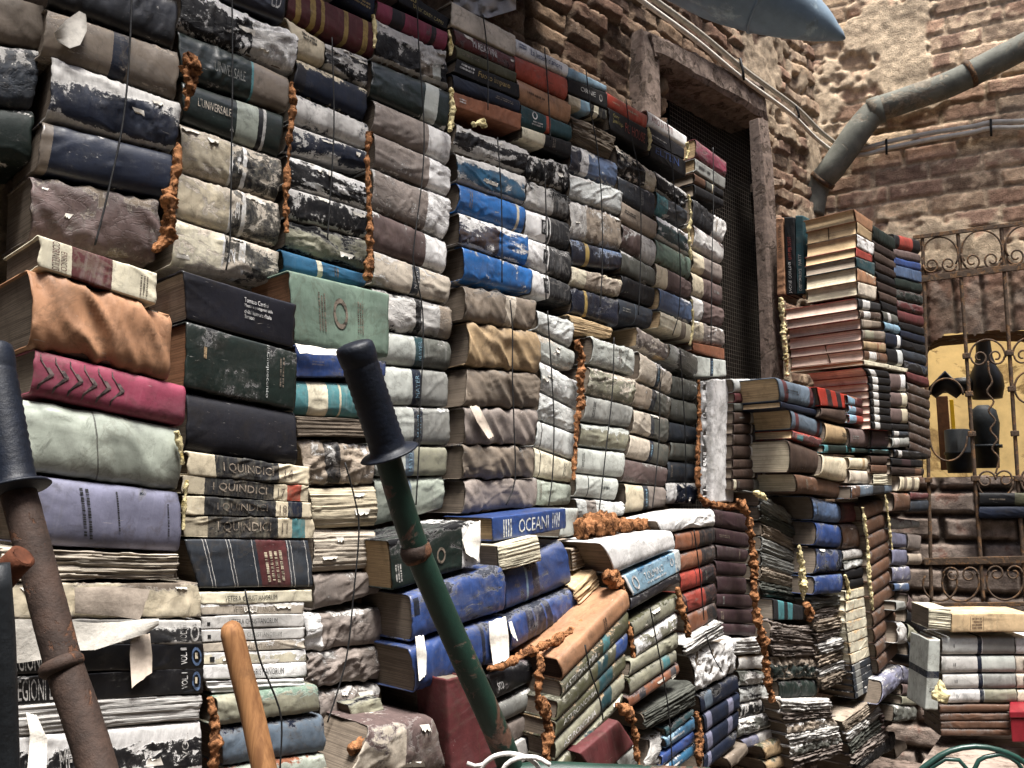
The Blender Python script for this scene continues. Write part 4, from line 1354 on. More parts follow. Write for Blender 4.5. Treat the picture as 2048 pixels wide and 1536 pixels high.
B_([(1016, 1449), (1075, 1420), (1080, 1455), (1028, 1484)], 'M c.2', 'lower smooth mauve grey roll shaped book', 1.40, .16)
B_([(1030, 1490), (1082, 1462), (1085, 1502), (1042, 1530)], 'w f .4-.55k c.2', 'white book with one black stripe near the foam', 1.39, .15)
B_([(936, 1352), (1012, 1552), (905, 1552), (893, 1358)], 'r f c.1', 'dark maroon slab like book leaning behind the green pipe', 1.345, .1)
B_([(846, 1384), (896, 1374), (896, 1440), (850, 1450)], 'r c.3', 'maroon cloth book tucked beneath the blue volumes', 1.44, .16)
B_([(745, 1452), (868, 1436), (896, 1545), (700, 1560)], 'h/m.4 .55-1m c.5 x.4', 'fat beige and mauve swollen book at bottom', 1.36, .18)
B_([(700, 1410), (765, 1395), (770, 1432), (705, 1440)], 'O/K.3 c.7', 'small mossy torn book under the grey crumpled stack', 1.47, .16)
B_([(1150, 1178), (1194, 1142), (1200, 1188), (1166, 1224)], 't p r1 c.7', 'loose fanned brown pages leaning above the orange leather book', 1.40, .1)
B_([(1170, 1226), (1222, 1174), (1230, 1184), (1176, 1238)], 'Q f c.1', 'thin teal board leaning behind the orange leather book', 1.37, .12)
stack('stack beneath white dusty book', 1.35, [
    (1206, 1085, 1345, 1061, 1352, 1098, 1233, 1142, 'W/w.2 c.2', 'white dusty volume'),
    (1247, 1153, 1359, 1100, 1362, 1140, 1267, 1191, 'L/b.3 f h .0-.04W .9-1z', 'light blue lettered volume',
     [('TOLMINO', .3, .66, .42, .75, 'W'), ('~1', .3, .7, .2, .36, 'W'), ('O)', .8, .86, .45, .8, 'W'), ('O)', .08, .18, .2, .85, 'W')]),
    (1264, 1196, 1360, 1144, 1362, 1167, 1262, 1222, 'v/K.3 h', 'dark blue black volume'),
    (1262, 1244, 1355, 1187, 1358, 1215, 1270, 1272, 'O/o.4', 'olive map volume'),
    (1270, 1279, 1355, 1226, 1356, 1257, 1276, 1308, 'O/W.55 c.4', 'white scuffed volume'),
    (1264, 1322, 1357, 1264, 1357, 1292, 1260, 1352, 'O/o.3 c.4', 'olive gold volume'),
    (1258, 1358, 1352, 1300, 1355, 1325, 1262, 1387, 'O/o.3 .7-.85q', 'olive blue map volume'),
    (1256, 1396, 1357, 1326, 1358, 1349, 1261, 1420, 'E/m.4 .2-.32S .84-.94S', 'pink brown volume with dark squares'),
    (1290, 1428, 1385, 1366, 1390, 1402, 1298, 1464, 'g p r1 c.7', 'big torn grey page block'),
    (1332, 1457, 1388, 1418, 1388, 1430, 1334, 1472, 'Q/K.3', 'slim teal volume'),
    (1330, 1477, 1390, 1434, 1392, 1457, 1335, 1498, 'b/L.3 h', 'bright blue volume', [('~1', .1, .6, .4, .7, 'W')]),
    (1326, 1512, 1388, 1464, 1390, 1480, 1324, 1530, 'B h', 'cobalt volume'),
    (1326, 1538, 1390, 1487, 1390, 1512, 1330, 1562, 'b/W.3 h', 'sky blue volume', [('~1', .1, .6, .4, .7, 'W')])], W=.16)
B_([(1300, 1480), (1328, 1462), (1322, 1530), (1290, 1545)], 'w c1 r1', 'crumpled whitish book beside the bright blue volumes', 1.36, .14)
stack('red and black stack', 1.40, [
    (1314, 1041, 1427, 1018, 1429, 1049, 1325, 1066, 'W/w.3 c.5', 'white chipped volume'),
    (1351, 1068, 1430, 1053, 1430, 1086, 1352, 1104, 'E/m.2 .6-1k .4-.42k', 'brick red volume with black end'),
    (1361, 1108, 1432, 1089, 1430, 1122, 1362, 1142, 'E/m.3 .6-1k', 'dull red volume with black end'),
    (1362, 1146, 1430, 1127, 1434, 1161, 1362, 1184, 'R/E.2 .6-1k .42-.44k', 'brighter red volume with black end'),
    (1364, 1190, 1432, 1166, 1434, 1201, 1373, 1226, 'R/E.2 .0-.1k .66-1k', 'red volume black at both ends'),
    (1376, 1232, 1432, 1206, 1436, 1237, 1383, 1268, 'E/m.3 .64-1k', 'faded red volume with black end')], W=.16)
stack('the dark plum stack', 1.43, [
    (1430, 1018, 1500, 1030, 1500, 1062, 1431, 1051, 'P c.2', 'plum volume under foam'),
    (1431, 1055, 1502, 1067, 1498, 1092, 1432, 1084, 'P c.2', 'plum volume with dusty edge'),
    (1434, 1088, 1497, 1098, 1495, 1122, 1436, 1118, 'P/K.2 c.2', 'plum volume with shadowed seam'),
    (1434, 1121, 1495, 1127, 1491, 1152, 1434, 1147, 'P c.2', 'short plum volume'),
    (1434, 1151, 1493, 1155, 1493, 1185, 1436, 1180, 'P/i.2 c.2', 'brownish plum volume'),
    (1434, 1188, 1504, 1190, 1504, 1213, 1434, 1210, 'P c.2', 'slightly long plum volume'),
    (1434, 1216, 1511, 1218, 1511, 1244, 1436, 1241, 'P c.2', 'long plum volume'),
    (1439, 1247, 1512, 1250, 1511, 1272, 1446, 1271, 'P/K.2 c.2', 'flattened plum volume')], W=.16)
stack('the white ragged stack', 1.38, [
    (1366, 1290, 1440, 1242, 1447, 1270, 1371, 1310, 'w p r1.5 c.9', 'crumpled grey page block'),
    (1382, 1312, 1470, 1274, 1478, 1338, 1396, 1382, 'W/w.3 r1 c1', 'white crumpled volume'),
    (1400, 1392, 1475, 1352, 1478, 1380, 1405, 1425, 'N/K.3 .1-.3f', 'navy volume with pale band'),
    (1408, 1430, 1480, 1384, 1480, 1416, 1412, 1465, 'N .06-.2V .66-.8V', 'navy volume with two bands'),
    (1410, 1470, 1480, 1421, 1478, 1452, 1412, 1505, 'N .06-.2V .66-.8V', 'lower navy volume with two bands'),
    (1410, 1510, 1475, 1461, 1470, 1494, 1408, 1548, 'N/K.3 .1-.2V', 'shadowed navy volume')], W=.16)
stack('chalky stack left of rotten heap', 1.40, [
    (1456, 1282, 1530, 1277, 1531, 1304, 1460, 1309, 'w p r.8 c.7', 'pale page block'),
    (1480, 1313, 1535, 1309, 1537, 1337, 1480, 1339, 'w/x.4 c.7', 'yellow stained volume'),
    (1480, 1343, 1540, 1341, 1540, 1363, 1480, 1372, 'w/g.4 c.8', 'black veined white volume'),
    (1480, 1376, 1545, 1366, 1545, 1390, 1482, 1404, 'z/K.45 c.5', 'black and white streaked volume'),
    (1482, 1409, 1545, 1394, 1545, 1420, 1482, 1435, 'K/w.5 c.6', 'sooty streaked volume'),
    (1475, 1441, 1545, 1424, 1545, 1450, 1476, 1474, 'g/W.5 c.6', 'crusted pale volume'),
    (1486, 1480, 1556, 1454, 1560, 1476, 1494, 1500, 'w .0-.4V c.4', 'white and lilac volume')], W=.16)
stack('brown rolls at the bottom', 1.37, [
    (1525, 1494, 1578, 1470, 1580, 1500, 1534, 1516, 'x/o.3 c.3', 'upper tan rolled volume'),
    (1530, 1522, 1580, 1504, 1582, 1530, 1536, 1548, 'x/o.3 c.3', 'lower tan rolled volume'),
    (1456, 1518, 1494, 1488, 1497, 1510, 1466, 1540, 'd c.3', 'left tan rolled volume')], W=.15)

# ---- left foreground
stack('the frontmost left stack', 1.43, [
    (79, 470, 316, 545, 312, 606, 78, 533, 'H f Pd .26-.6r', 'cream volume with dark red panel',
     [('CORNELIUS', .10, .16, .05, .95, 'r', 2), ('ENRICO', .17, .22, .1, .7, 'r', 2), ('~3', .84, .92, .1, .8, 'd', 1)]),
    (63, 533, 347, 624, 342, 757, 63, 687, 'j/E.08 Pd x1.3 c.15', 'orange creased leather volume'),
    (73, 693, 372, 770, 367, 853, 64, 786, 'p/r.2 Pd c.15', 'crimson volume with faint chevrons',
     [('V', .03 + .09 * k, .12 + .09 * k, .1, .9, 'm', 1) for k in range(6)]),
    (30, 790, 364, 852, 362, 976, 50, 940, 'a/O.12 h c.2 x.4 .44-.45g', 'pale grey green draped volume'),
    (40, 945, 360, 984, 362, 1101, 60, 1090, 'V/N.12 c.2', 'lavender and navy faded volume', [('~2', .33, .4, .1, .9, 'k', 1), ('~1', .56, .58, .2, .9, 'k', 1), ('~1', .9, .92, .2, .8, 'k', 1)]),
    (5, 1096, 350, 1108, 360, 1160, 5, 1158, 'h p r.8 c.8 f', 'coverless buff volume'),
    (5, 1166, 398, 1168, 398, 1232, 5, 1235, 'C/d.35 f c.5', 'coverless beige volume with brown crust', [],
     [('h', .012, [(150, 1175), (225, 1172), (300, 1180)], [(150, 1226), (225, 1232), (280, 1240)])]),
    (5, 1240, 402, 1240, 402, 1285, 5, 1292, 'k/w.35 f e.3', 'black numbered volume under white paper', [('VOL. III', .875, .915, .1, .8, 'w', 1), ('O)', .935, .985, .12, .88, 'w')],
     [('W', .02, [(-10, 1240), (40, 1238), (90, 1240), (140, 1242), (190, 1246), (240, 1244), (290, 1238), (318, 1236)], [(-10, 1330), (40, 1326), (90, 1318), (140, 1302), (190, 1300), (240, 1284), (290, 1268), (318, 1250)])]),
    (5, 1294, 405, 1287, 407, 1335, 8, 1348, 'K f h', 'black volume number two', [('REGIONI E M', .02, .24, .12, .88, 'w'), ('VOL. II', .87, .905, .2, .85, 'W', 1), ('O)', .93, .985, .12, .88, 'l'), ('[]', .95, .965, .4, .65, 'C')],
     [('h', .012, [(262, 1270), (260, 1310), (264, 1375)], [(300, 1268), (305, 1310), (304, 1345)])]),
    (10, 1352, 407, 1338, 407, 1383, 12, 1408, 'K/w.2 f h', 'black volume number one', [('REGIONI E M', .03, .25, .12, .88, 'w'), ('VOL. I', .87, .905, .2, .85, 'W', 1), ('O)', .93, .985, .12, .88, 'l'), ('[]', .95, .965, .4, .65, 'C')]),
    (15, 1412, 402, 1390, 400, 1438, 20, 1472, 'w p f c.3', 'grey bare page volume'),
    (20, 1476, 402, 1442, 405, 1540, 30, 1580, 'K/W.42 f e.6 c.3', 'black scarred volume peeling white', [('METE', .22, .34, .2, .7, 'w'), ('VOL.', .88, .92, .3, .8, 'w', 1)],
     [('w', .012, [(52, 1425), (60, 1470), (55, 1540)], [(72, 1430), (95, 1478), (92, 1540)])])], W=.19)
stack('second front stack from left', 1.475, [
    (366, 540, 591, 609, 587, 683, 373, 635, 'v f h Pn', 'black volume with white small print', [('Tomaso Cardini', .52, .74, .72, .82, 'W'), ('Maestri e protagonisti della', .52, .78, .6, .69, 'W'), ("civilta' letteraria d'Italia", .52, .77, .48, .57, 'W'), ('Sansoni', .52, .61, .37, .46, 'W')]),
    (373, 642, 595, 704, 591, 816, 369, 761, 'D/K.3 f h Pj', 'dark green volume with vertical title', [('Il Cinquecento', .70, .735, .1, .97, 'z', 2), ('~2', .83, .88, .3, .85, 'd', 1), ('[]', .15, .175, .5, .68, 'x')]),
    (376, 781, 594, 822, 595, 918, 373, 892, 'v c.2', 'plain dark navy volume'),
    (372, 903, 619, 935, 617, 966, 378, 950, 'C f c.5 .21-.73k', 'cream volume, stained, lettered fifteen', [('I QUINDICI', .27, .68, .25, .72, 'n'), ('14', .78, .85, .3, .75, 'd')]),
    (366, 951, 619, 972, 618, 1003, 364, 986, 'C f c.4 .16-.7k .81-.93F', 'cream volume with orange square', [('I QUINDICI', .22, .64, .25, .75, 'n'), ('17', .73, .79, .25, .75, 'd')]),
    (366, 990, 623, 1006, 622, 1034, 366, 1024, 'C f c.4 .15-.7k .8-.92N', 'cream volume with navy square', [('I QUINDICI', .24, .63, .25, .75, 'd'), ('18', .73, .79, .25, .75, 'd')]),
    (368, 1030, 627, 1037, 627, 1072, 368, 1070, 'C f c.4 .17-.7k .82-.93q', 'cream volume with teal square', [('I QUINDICI', .24, .64, .28, .78, 'n'), ('11', .73, .78, .3, .75, 'd')]),
    (371, 1077, 618, 1079, 627, 1172, 396, 1177, 'S/K.08 f h .12-.125w .145-.15w .3-.305w .325-.33w .5-.505w .535-.79r .8-.805w .83-.835w .96-.965w', 'dark slate volume with red label', [('~4', .58, .75, .1, .8, 'C', 2)])], W=.17)
stack('Latin lettered paperback stack', 1.475, [
    (400, 1184, 625, 1181, 625, 1204, 401, 1207, 'H f PH', 'yellowish paperback', [('VETERA CHRISTIANORUM', .2, .66, .25, .7, 'k')]),
    (400, 1209, 607, 1206, 606, 1229, 401, 1230, 'h/W.35 f e.4', 'peeling paperback', [('VETERA CHRISTIANORUM', .3, .74, .2, .7, 'd')]),
    (403, 1233, 608, 1228, 607, 1252, 403, 1257, 'w f', 'greyish paperback', [('VETERA CHRISTIANORUM', .25, .72, .3, .7, 'k'), ('[]', .05, .08, .3, .55, 'k')]),
    (404, 1260, 608, 1255, 608, 1275, 404, 1283, 'w f', 'pale grey paperback', [('VETERA CHRISTIANORUM', .25, .76, .3, .7, 'G'), ('[]', .05, .08, .3, .6, 'k')]),
    (405, 1286, 610, 1278, 610, 1298, 406, 1302, 'h/W.25 f', 'buff paperback', [('VETERA CHRISTIANORUM', .25, .76, .25, .7, 'd')]),
    (407, 1306, 611, 1299, 611, 1323, 407, 1329, 'H/W.4 f e.3', 'white flaked paperback', [('[]', .06, .1, .25, .65, 'k')]),
    (408, 1333, 612, 1326, 612, 1351, 409, 1359, 'W f', 'whiter paperback', [('VETERA CHRISTIANORUM', .25, .76, .25, .7, 'k')]),
    (411, 1363, 610, 1355, 606, 1378, 418, 1386, 'W p r.5 f', 'bare white page block')], W=.17)
stack('rolled pair behind the wooden stick', 1.45, [
    (436, 1396, 636, 1372, 640, 1416, 434, 1448, 'O/A.3 c.4', 'mossy grey round volume'),
    (442, 1459, 649, 1431, 652, 1502, 450, 1533, 'f/N.3 c.3', 'round blue cloth volume'),
    (455, 1538, 652, 1508, 654, 1560, 460, 1588, 'a/E.3 c.3', 'pale green marbled volume')], W=.17)
stack('stack behind the blue black grip', 1.515, [
    (578, 540, 778, 586, 778, 697, 590, 680, 'A/O.1 f Pj c.15', 'sage green cloth volume', [('~3', .25, .33, .2, .8, 'd', 2), ('O)', .4, .55, .3, .75, 'd'), ('~3', .65, .72, .25, .8, 'd', 2)]),
    (590, 690, 772, 722, 770, 752, 592, 751, 'B/N.3 f', 'navy blue volume below white sheet', [('~2', .16, .3, .4, .6, 'V')], [('W', .008, [(590, 688), (600, 706)], [(700, 703), (695, 712)])]),
    (588, 757, 776, 770, 775, 834, 590, 825, 'H .0-.14q .34-.84q .46-.48C c.3', 'cream and teal volume'),
    (592, 833, 762, 840, 760, 872, 595, 869, 'd p f c.4', 'grey brown bare page block'),
    (598, 877, 753, 890, 750, 964, 614, 968, 'n/w.3 .3-.5k c1', 'crumpled silvery leather volume'),
    (621, 975, 752, 972, 754, 1045, 626, 1048, 'C/w.35 p c.5', 'bare cream page block'),
    (629, 1059, 755, 1059, 754, 1127, 627, 1137, 'h/E.35 p c.5', 'stained cream page block'),
    (629, 1148, 762, 1141, 766, 1186, 630, 1215, 'M/w.15 c.5', 'smooth taupe volume'),
    (609, 1227, 764, 1214, 765, 1281, 614, 1303, 'M/w.3 .0-.2W c1', 'crumpled taupe volume with silver end'),
    (615, 1307, 761, 1292, 761, 1355, 612, 1377, 'M/w.3 c1', 'crumpled taupe volume with dark holes'),
    (640, 1386, 761, 1366, 764, 1430, 643, 1443, 'M/w.35 c1', 'crumpled taupe volume with white glints'),
    (650, 1451, 762, 1431, 750, 1472, 652, 1526, 'H/O.3 r1 c.8', 'cream folded paper volume')], W=.17)

# ---- three upright books beside the tan page stack (spines facing along the wall)
s_r = (WP(1.25).at(1714, 430) - CAMP).dot(SDIR)
EPR = EP(s_r + .01)
for q, s, lab, ti in (
    ([(1565, 437), (1570, 590), (1554, 590), (1552, 437)], 'j f', 'upright tan paperback, leftmost of three beside the tan page stack', [('MARIA VENTURI', .08, .52, .25, .75, 'e')]),
    ([(1588, 434), (1592, 590), (1573, 590), (1568, 434)], 'K f', 'upright black paperback, middle of three beside the tan page stack', [('JACKIE COLLINS', .98, .58, .66, .3, 'W'), ('UNO PER TUTTE', .55, .26, .66, .3, 'R')]),
    ([(1605, 431), (1609, 588), (1594, 588), (1590, 431)], 'Q f', 'upright blue black paperback, rightmost of three beside the tan page stack', [('CHRISTOPHER RICE', .96, .68, .7, .3, 'w'), ('PARTY', .64, .5, .7, .3, 'w')])):
    BOOKS.append(dict(q=q, st=Style(s), pl=EPR, W=.12, lab=lab, ti=ti, sh=[], name='book', cat='book'))

# ---- books in front of the end wall, bottom right
FPB = FP(3.05)
stack('the navy striped set, right', 0, [
    (1884, 1275, 2030, 1274, 2030, 1308, 1884, 1309, 'W .0-.49z .49-.55N .56-1G c.1', 'pale grey volume', [('I', .16, .17, .4, .6, 'k')]),
    (1883, 1312, 2030, 1312, 2031, 1345, 1884, 1345, 's .0-.49w .49-.55N c.1', 'grey volume with small mark', [('II', .16, .19, .4, .6, 'k')]),
    (1886, 1348, 2032, 1347, 2032, 1376, 1886, 1377, 's .0-.49w .49-.55N .56-1G c.1', 'darker grey volume', [('III', .16, .2, .4, .6, 'k')]),
    (1890, 1379, 2033, 1378, 2034, 1407, 1890, 1408, 's .0-.49W .49-.55N .56-1O c.1', 'greenish grey volume', [('IV', .16, .2, .4, .6, 'k')])], W=.17, plane=FPB)
stack('the cut off set at the right edge', 0, [
    (2032, 1274, 2180, 1274, 2180, 1308, 2032, 1308, 'W c.1', 'white volume'),
    (2032, 1312, 2180, 1312, 2180, 1345, 2033, 1345, 'h/e.2 c.1', 'buff stained volume'),
    (2033, 1347, 2180, 1347, 2180, 1376, 2034, 1376, 'h c.1', 'pinkish buff volume'),
    (2035, 1379, 2180, 1378, 2180, 1407, 2035, 1407, 'H c.1', 'ivory volume')], W=.17, plane=FPB)
column_rows = [(1880 + k, 1411 + 16 * k, 2022, 1410 + 16 * k, 2022, 1424 + 16 * k, 1880 + k, 1425 + 16 * k, 'e/i.3', d) for k, d in enumerate(
    ('upper dark brown volume', 'middle dark brown volume', 'lower dark brown volume', 'lowest russet volume'))]
stack('the set above the table', 0, column_rows, W=.17, plane=FPB)
BOOKS.append(dict(q=[(1880, 1280), (1876, 1420), (1850, 1420), (1858, 1279)], st=Style('s f .45-.55N c.1'), pl=FP(2.98), W=.17,
                  lab='upright grey book with navy band beside the striped set', ti=[], sh=[], name='book', cat='book'))
stack('the pair on top of the striped set', 0, [
    (1858, 1216, 1902, 1218, 1902, 1262, 1858, 1258, 'H p f c.1', 'pale page block'),
    (1904, 1228, 2060, 1226, 2060, 1264, 1904, 1265, 't f c.2', 'tan paper wrapped volume', [('[]', .235, .24, .1, .85, 'e'), ('[]', .4, .405, .1, .85, 'e'), ('~4', .25, .39, .15, .8, 'e')])], W=.17, plane=FP(3.03))
B_2 = FP(3.95)


# ------------------------------------------------------------------ setting: ground and the courtyard walls
def inpoly(px, py, poly):
    inside = np.zeros(px.shape, bool)
    n = len(poly)
    for i in range(n):
        (x0, y0), (x1, y1) = poly[i], poly[(i + 1) % n]
        c = ((y0 > py) != (y1 > py)) & (px < (x1 - x0) * (py - y0) / (y1 - y0 + 1e-12) + x0)
        inside ^= c
    return inside


def wall_material():
    t = NT('old_masonry', rough=.92, spec=.12)
    at = t.n('ShaderNodeAttribute', attribute_name='albedo')
    P, u, v = t.coords()
    n1 = t.noise(P, 28, 8, .72)
    n2 = t.noise(P, 130, 6, .72)
    col = t.mix(t.ss(n1, .28, .72), at.outputs['Color'], at.outputs['Color'])
    k = t.math('ADD', t.math('MULTIPLY', t.ss(n1, .25, .75), .85), .55)
    vm = t.n('ShaderNodeVectorMath', operation='SCALE')
    t.t.links.new(at.outputs['Color'], vm.inputs[0])
    t.t.links.new(k, vm.inputs['Scale'])
    col = t.mix(t.math('MULTIPLY', t.ss(n2, .58, .7), .5), vm.outputs[0], (.42, .36, .29, 1))
    col = t.mix(t.math('MULTIPLY', t.ss(n2, .42, .32), .55), col, (.07, .05, .04, 1))
    t.color(col)
    t.bump(t.math('ADD', n2, t.math('MULTIPLY', n1, .8)), .9, .008)
    return t.m


M_WALL = wall_material()
BRK = np.array([hexc(c)[:3] for c in ('#7e6253', '#8b6f5d', '#745c50', '#8e7965', '#6c594b', '#a38e74', '#8a7868')])
MOR = np.array(hexc('#8a7c6a')[:3])
PLA = np.array(hexc('#998c79')[:3])


def masonry(name, origin, xd, nout, x0, x1, z0, z1, res, label, hole=None, bh=.1, bl=.24, plaster=.5, rough=1.0, zoff=0,
            tint=(1, 1, 1), seed=1, zones=None):
    xs, zs = np.arange(x0, x1 + res, res), np.arange(z0, z1 + res, res)
    Xg, Zg = np.meshgrid(xs, zs, indexing='ij')
    wx = Xg + .03 * fbm(Xg * 5, Zg * 5, 0, seed, 3) * rough
    wz = Zg + .028 * fbm(Xg * 4, Zg * 4, 3, seed + 1, 3) * rough
    row = np.floor(wz / bh)
    off = (_hash(row.astype(int), row.astype(int) * 0 + 3, row.astype(int) * 0, seed) * .5 + .5) * bl
    bx = (wx + off) / bl
    ci = np.floor(bx)
    fx = np.minimum(bx - ci, 1 - (bx - ci)) * bl
    fz = np.minimum(wz / bh - row, 1 - (wz / bh - row)) * bh
    e = np.minimum(fx, fz)
    r1 = _hash(row.astype(int), ci.astype(int), ci.astype(int) * 0 + 1, seed) * .5 + .5
    r2 = _hash(row.astype(int), ci.astype(int), ci.astype(int) * 0 + 2, seed) * .5 + .5
    e = e + .006 * fbm(Xg * 45, Zg * 45, 0, seed + 7, 3)
    mort = np.clip((e - .006) / .007, 0, 1)
    pl = fbm(Xg * 2.2, Zg * 2.2, 9, seed + 11, 5, .6)
    pm = np.clip((pl + (plaster - .5) * 1.2 + .15 * (r2 - .5)) / .08, 0, 1)
    h = mort * (.018 + .03 * (r1 - .3)) * rough
    h = h * (1 - pm) + pm * (.028 + .012 * fbm(Xg * 9, Zg * 9, 5, seed + 13, 4))
    h += .008 * fbm(Xg * 30, Zg * 30, 1, seed + 17, 4, .6) * rough + .02 * fbm(Xg * 3, Zg * 3, 1, seed + 18, 3) * rough
    bc = BRK[(r2 * 6.99).astype(int)]
    bc = bc * (.75 + .5 * r1)[..., None]
    col = MOR * (1 - mort[..., None]) + bc * mort[..., None]
    lime = np.clip((fbm(Xg * 14, Zg * 14, 4, seed + 23, 4, .65) - .12) / .2, 0, 1)[..., None] * .75
    col = col * (1 - lime) + np.array(hexc('#b3a088')[:3]) * lime
    pc = PLA * (.8 + .4 * (fbm(Xg * 6, Zg * 6, 2, seed + 29, 4)[..., None] * .5 + .5))
    col = col * (1 - pm[..., None]) + pc * pm[..., None]
    col = col * np.array(tint)
    lum = col.mean(-1, keepdims=True)
    col = col * .66 + lum * np.array([1.18, 1.0, .8]) * .34
    if zones is not None:
        col, h = zones(Xg, Zg, col, h)
    xd, nout = Vector(xd), Vector(nout)
    XD, NO = np.array(xd), np.array(nout)
    O = np.array(origin)
    P = O + Xg[..., None] * XD + h[..., None] * NO
    P[..., 2] += Zg
    nxx, nzz = Xg.shape
    idx = np.arange(nxx * nzz).reshape(nxx, nzz)
    f = np.stack([idx[:-1, :-1], idx[1:, :-1], idx[1:, 1:], idx[:-1, 1:]], -1)
    if hole is not None:
        cx, cz = (Xg[:-1, :-1] + Xg[1:, 1:]) / 2, (Zg[:-1, :-1] + Zg[1:, 1:]) / 2
        cx = cx + .02 * fbm(cx * 14, cz * 14, 0, seed + 31, 2)
        cz = cz + .02 * fbm(cx * 14, cz * 14, 5, seed + 32, 2)
        ok = ~inpoly(cx, cz, hole)
        f = f[ok]
    else:
        f = f.reshape(-1, 4)
    me = bpy.data.meshes.new(name)
    me.from_pydata(P.reshape(-1, 3).tolist(), [], f.tolist())
    a = me.color_attributes.new('albedo', 'FLOAT_COLOR', 'POINT')
    ca = np.ones((nxx * nzz, 4), np.float32)
    ca[:, :3] = np.clip(col.reshape(-1, 3), 0.005, .8)
    a.data.foreach_set('color', ca.ravel())
    me.materials.append(M_WALL)
    me.polygons.foreach_set('use_smooth', np.ones(len(me.polygons), bool))
    me.update()
    o = link(name, me)
    tag(o, label, 'wall')
    return o


# the ground
M_GROUND = simple('paving', '#4a443d', .3, 6, .9, .5, .01)
g = MB()
g.add(([Vector((-30, -30, 0)), Vector((30, -30, 0)), Vector((30, 30, 0)), Vector((-30, 30, 0))], [(0, 1, 2, 3)]))
go = g.build('ground', M_GROUND)
tag(go, kind='structure')

# long wall behind the books
WO = CAMP + WIN * DWALL
WO = Vector((WO.x, WO.y, 0))


def wl(x, y):
    p = WP(DWALL).at(x, y) - WO
    return (p.dot(SDIR), p.z)


s_c = (CORNER - WO).dot(SDIR)
door = [wl(1318, 100), wl(1500, 225), wl(1540, 760), (wl(1540, 760)[0], 1.2), (wl(1318, 100)[0], 1.2)]
NOUT = -WIN

def left_shade(X, Z, col, h):  # shade left of the doorway, painted into the brick colour
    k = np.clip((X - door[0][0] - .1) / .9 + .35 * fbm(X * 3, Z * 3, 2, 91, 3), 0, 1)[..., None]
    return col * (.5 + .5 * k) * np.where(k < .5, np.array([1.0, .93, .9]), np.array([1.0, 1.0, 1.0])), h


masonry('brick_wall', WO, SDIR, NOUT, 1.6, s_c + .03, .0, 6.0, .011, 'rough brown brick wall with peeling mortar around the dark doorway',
        hole=door, plaster=.42, bh=.085, bl=.2, rough=.95, tint=(1.0, .9, .8), seed=4, zones=left_shade)
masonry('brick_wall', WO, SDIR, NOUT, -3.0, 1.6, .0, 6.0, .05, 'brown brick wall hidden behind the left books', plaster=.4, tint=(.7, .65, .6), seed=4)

# dark room behind the doorway
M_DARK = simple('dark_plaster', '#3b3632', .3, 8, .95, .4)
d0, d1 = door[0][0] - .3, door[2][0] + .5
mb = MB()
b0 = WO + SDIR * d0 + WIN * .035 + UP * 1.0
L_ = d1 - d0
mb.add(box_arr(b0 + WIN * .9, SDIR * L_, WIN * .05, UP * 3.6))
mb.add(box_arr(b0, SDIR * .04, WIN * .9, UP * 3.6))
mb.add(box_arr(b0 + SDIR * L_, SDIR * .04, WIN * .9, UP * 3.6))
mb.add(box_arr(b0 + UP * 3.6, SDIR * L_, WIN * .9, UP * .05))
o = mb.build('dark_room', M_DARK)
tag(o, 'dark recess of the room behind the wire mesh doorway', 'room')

# stone frame of the doorway
M_STONE = simple('worn_stone', '#71635a', .35, 30, .92, .9, .006, .1, '#54483f', .35)
M_STONEL = simple('pale_worn_stone', '#9a8876', .28, 24, .9, .8, .006, .15, '#7b6a5a', .15)
door_fr = empty('door_frame', WO + SDIR * door[0][0], 'worn stone frame around the dark mesh doorway', 'door frame')


def wbar(pts4, D, depth, parent, name, mat, bev=.012):
    """a block on the long wall: front face quad in photograph pixels, extruded into the wall"""
    pl = WP(D)
    F = [pl.at(*p) for p in pts4]
    # subdivide the front for a worn outline
    n, m = 26, 6
    V, Q = [], []
    rr = np.random.RandomState(len(name) * 7 + int(pts4[0][0]))
    for i in range(n + 1):
        for j in range(m + 1):
            a, b = i / n, j / m
            p = (F[0] * (1 - a) + F[1] * a) * (1 - b) + (F[3] * (1 - a) + F[2] * a) * b
            nn = float(fbm(p.x * 14, p.y * 14, p.z * 14, 3, 4, .6))
            ed = 1 if j in (0, m) or i in (0, n) else 0
            p = p + NOUT * (.012 * nn - (.012 if ed else 0))
            if j in (0, m):
                p = p + (F[3] - F[0]).normalized() * (.014 * float(fbm(p.x * 22, p.y * 22, p.z * 22, 8, 3)))
            V.append(p)
    for i in range(n):
        for j in range(m):
            Q.append((i * (m + 1) + j, i * (m + 1) + j + 1, (i + 1) * (m + 1) + j + 1, (i + 1) * (m + 1) + j))
    k = len(V)
    ring = [i * (m + 1) for i in range(n + 1)] + [n * (m + 1) + j for j in range(1, m + 1)] + \
           [i * (m + 1) + m for i in range(n - 1, -1, -1)] + [j for j in range(m - 1, 0, -1)]
    V += [V[i] + WIN * depth for i in ring]
    for i in range(len(ring)):
        j = (i + 1) % len(ring)
        Q.append((ring[i], ring[j], k + j, k + i))
    mb = MB()
    mb.add((V, Q))
    return mb.build(name, mat, parent, smooth=False)


wbar([(1308, 64), (1533, 170), (1540, 240), (1316, 108)], 1.70, .2, door_fr, 'lintel', M_STONE)
wbar([(1288, 55), (1321, 72), (1321, 300), (1290, 285)], 1.72, .2, door_fr, 'jamb', M_STONE)
wbar([(1521, 232), (1541, 240), (1572, 760), (1548, 760)], 1.655, .045, door_fr, 'jamb', M_STONE)
wbar([(1545, 355), (1570, 358), (1570, 372), (1545, 372)], 1.66, .1, door_fr, 'bracket', M_STONEL)

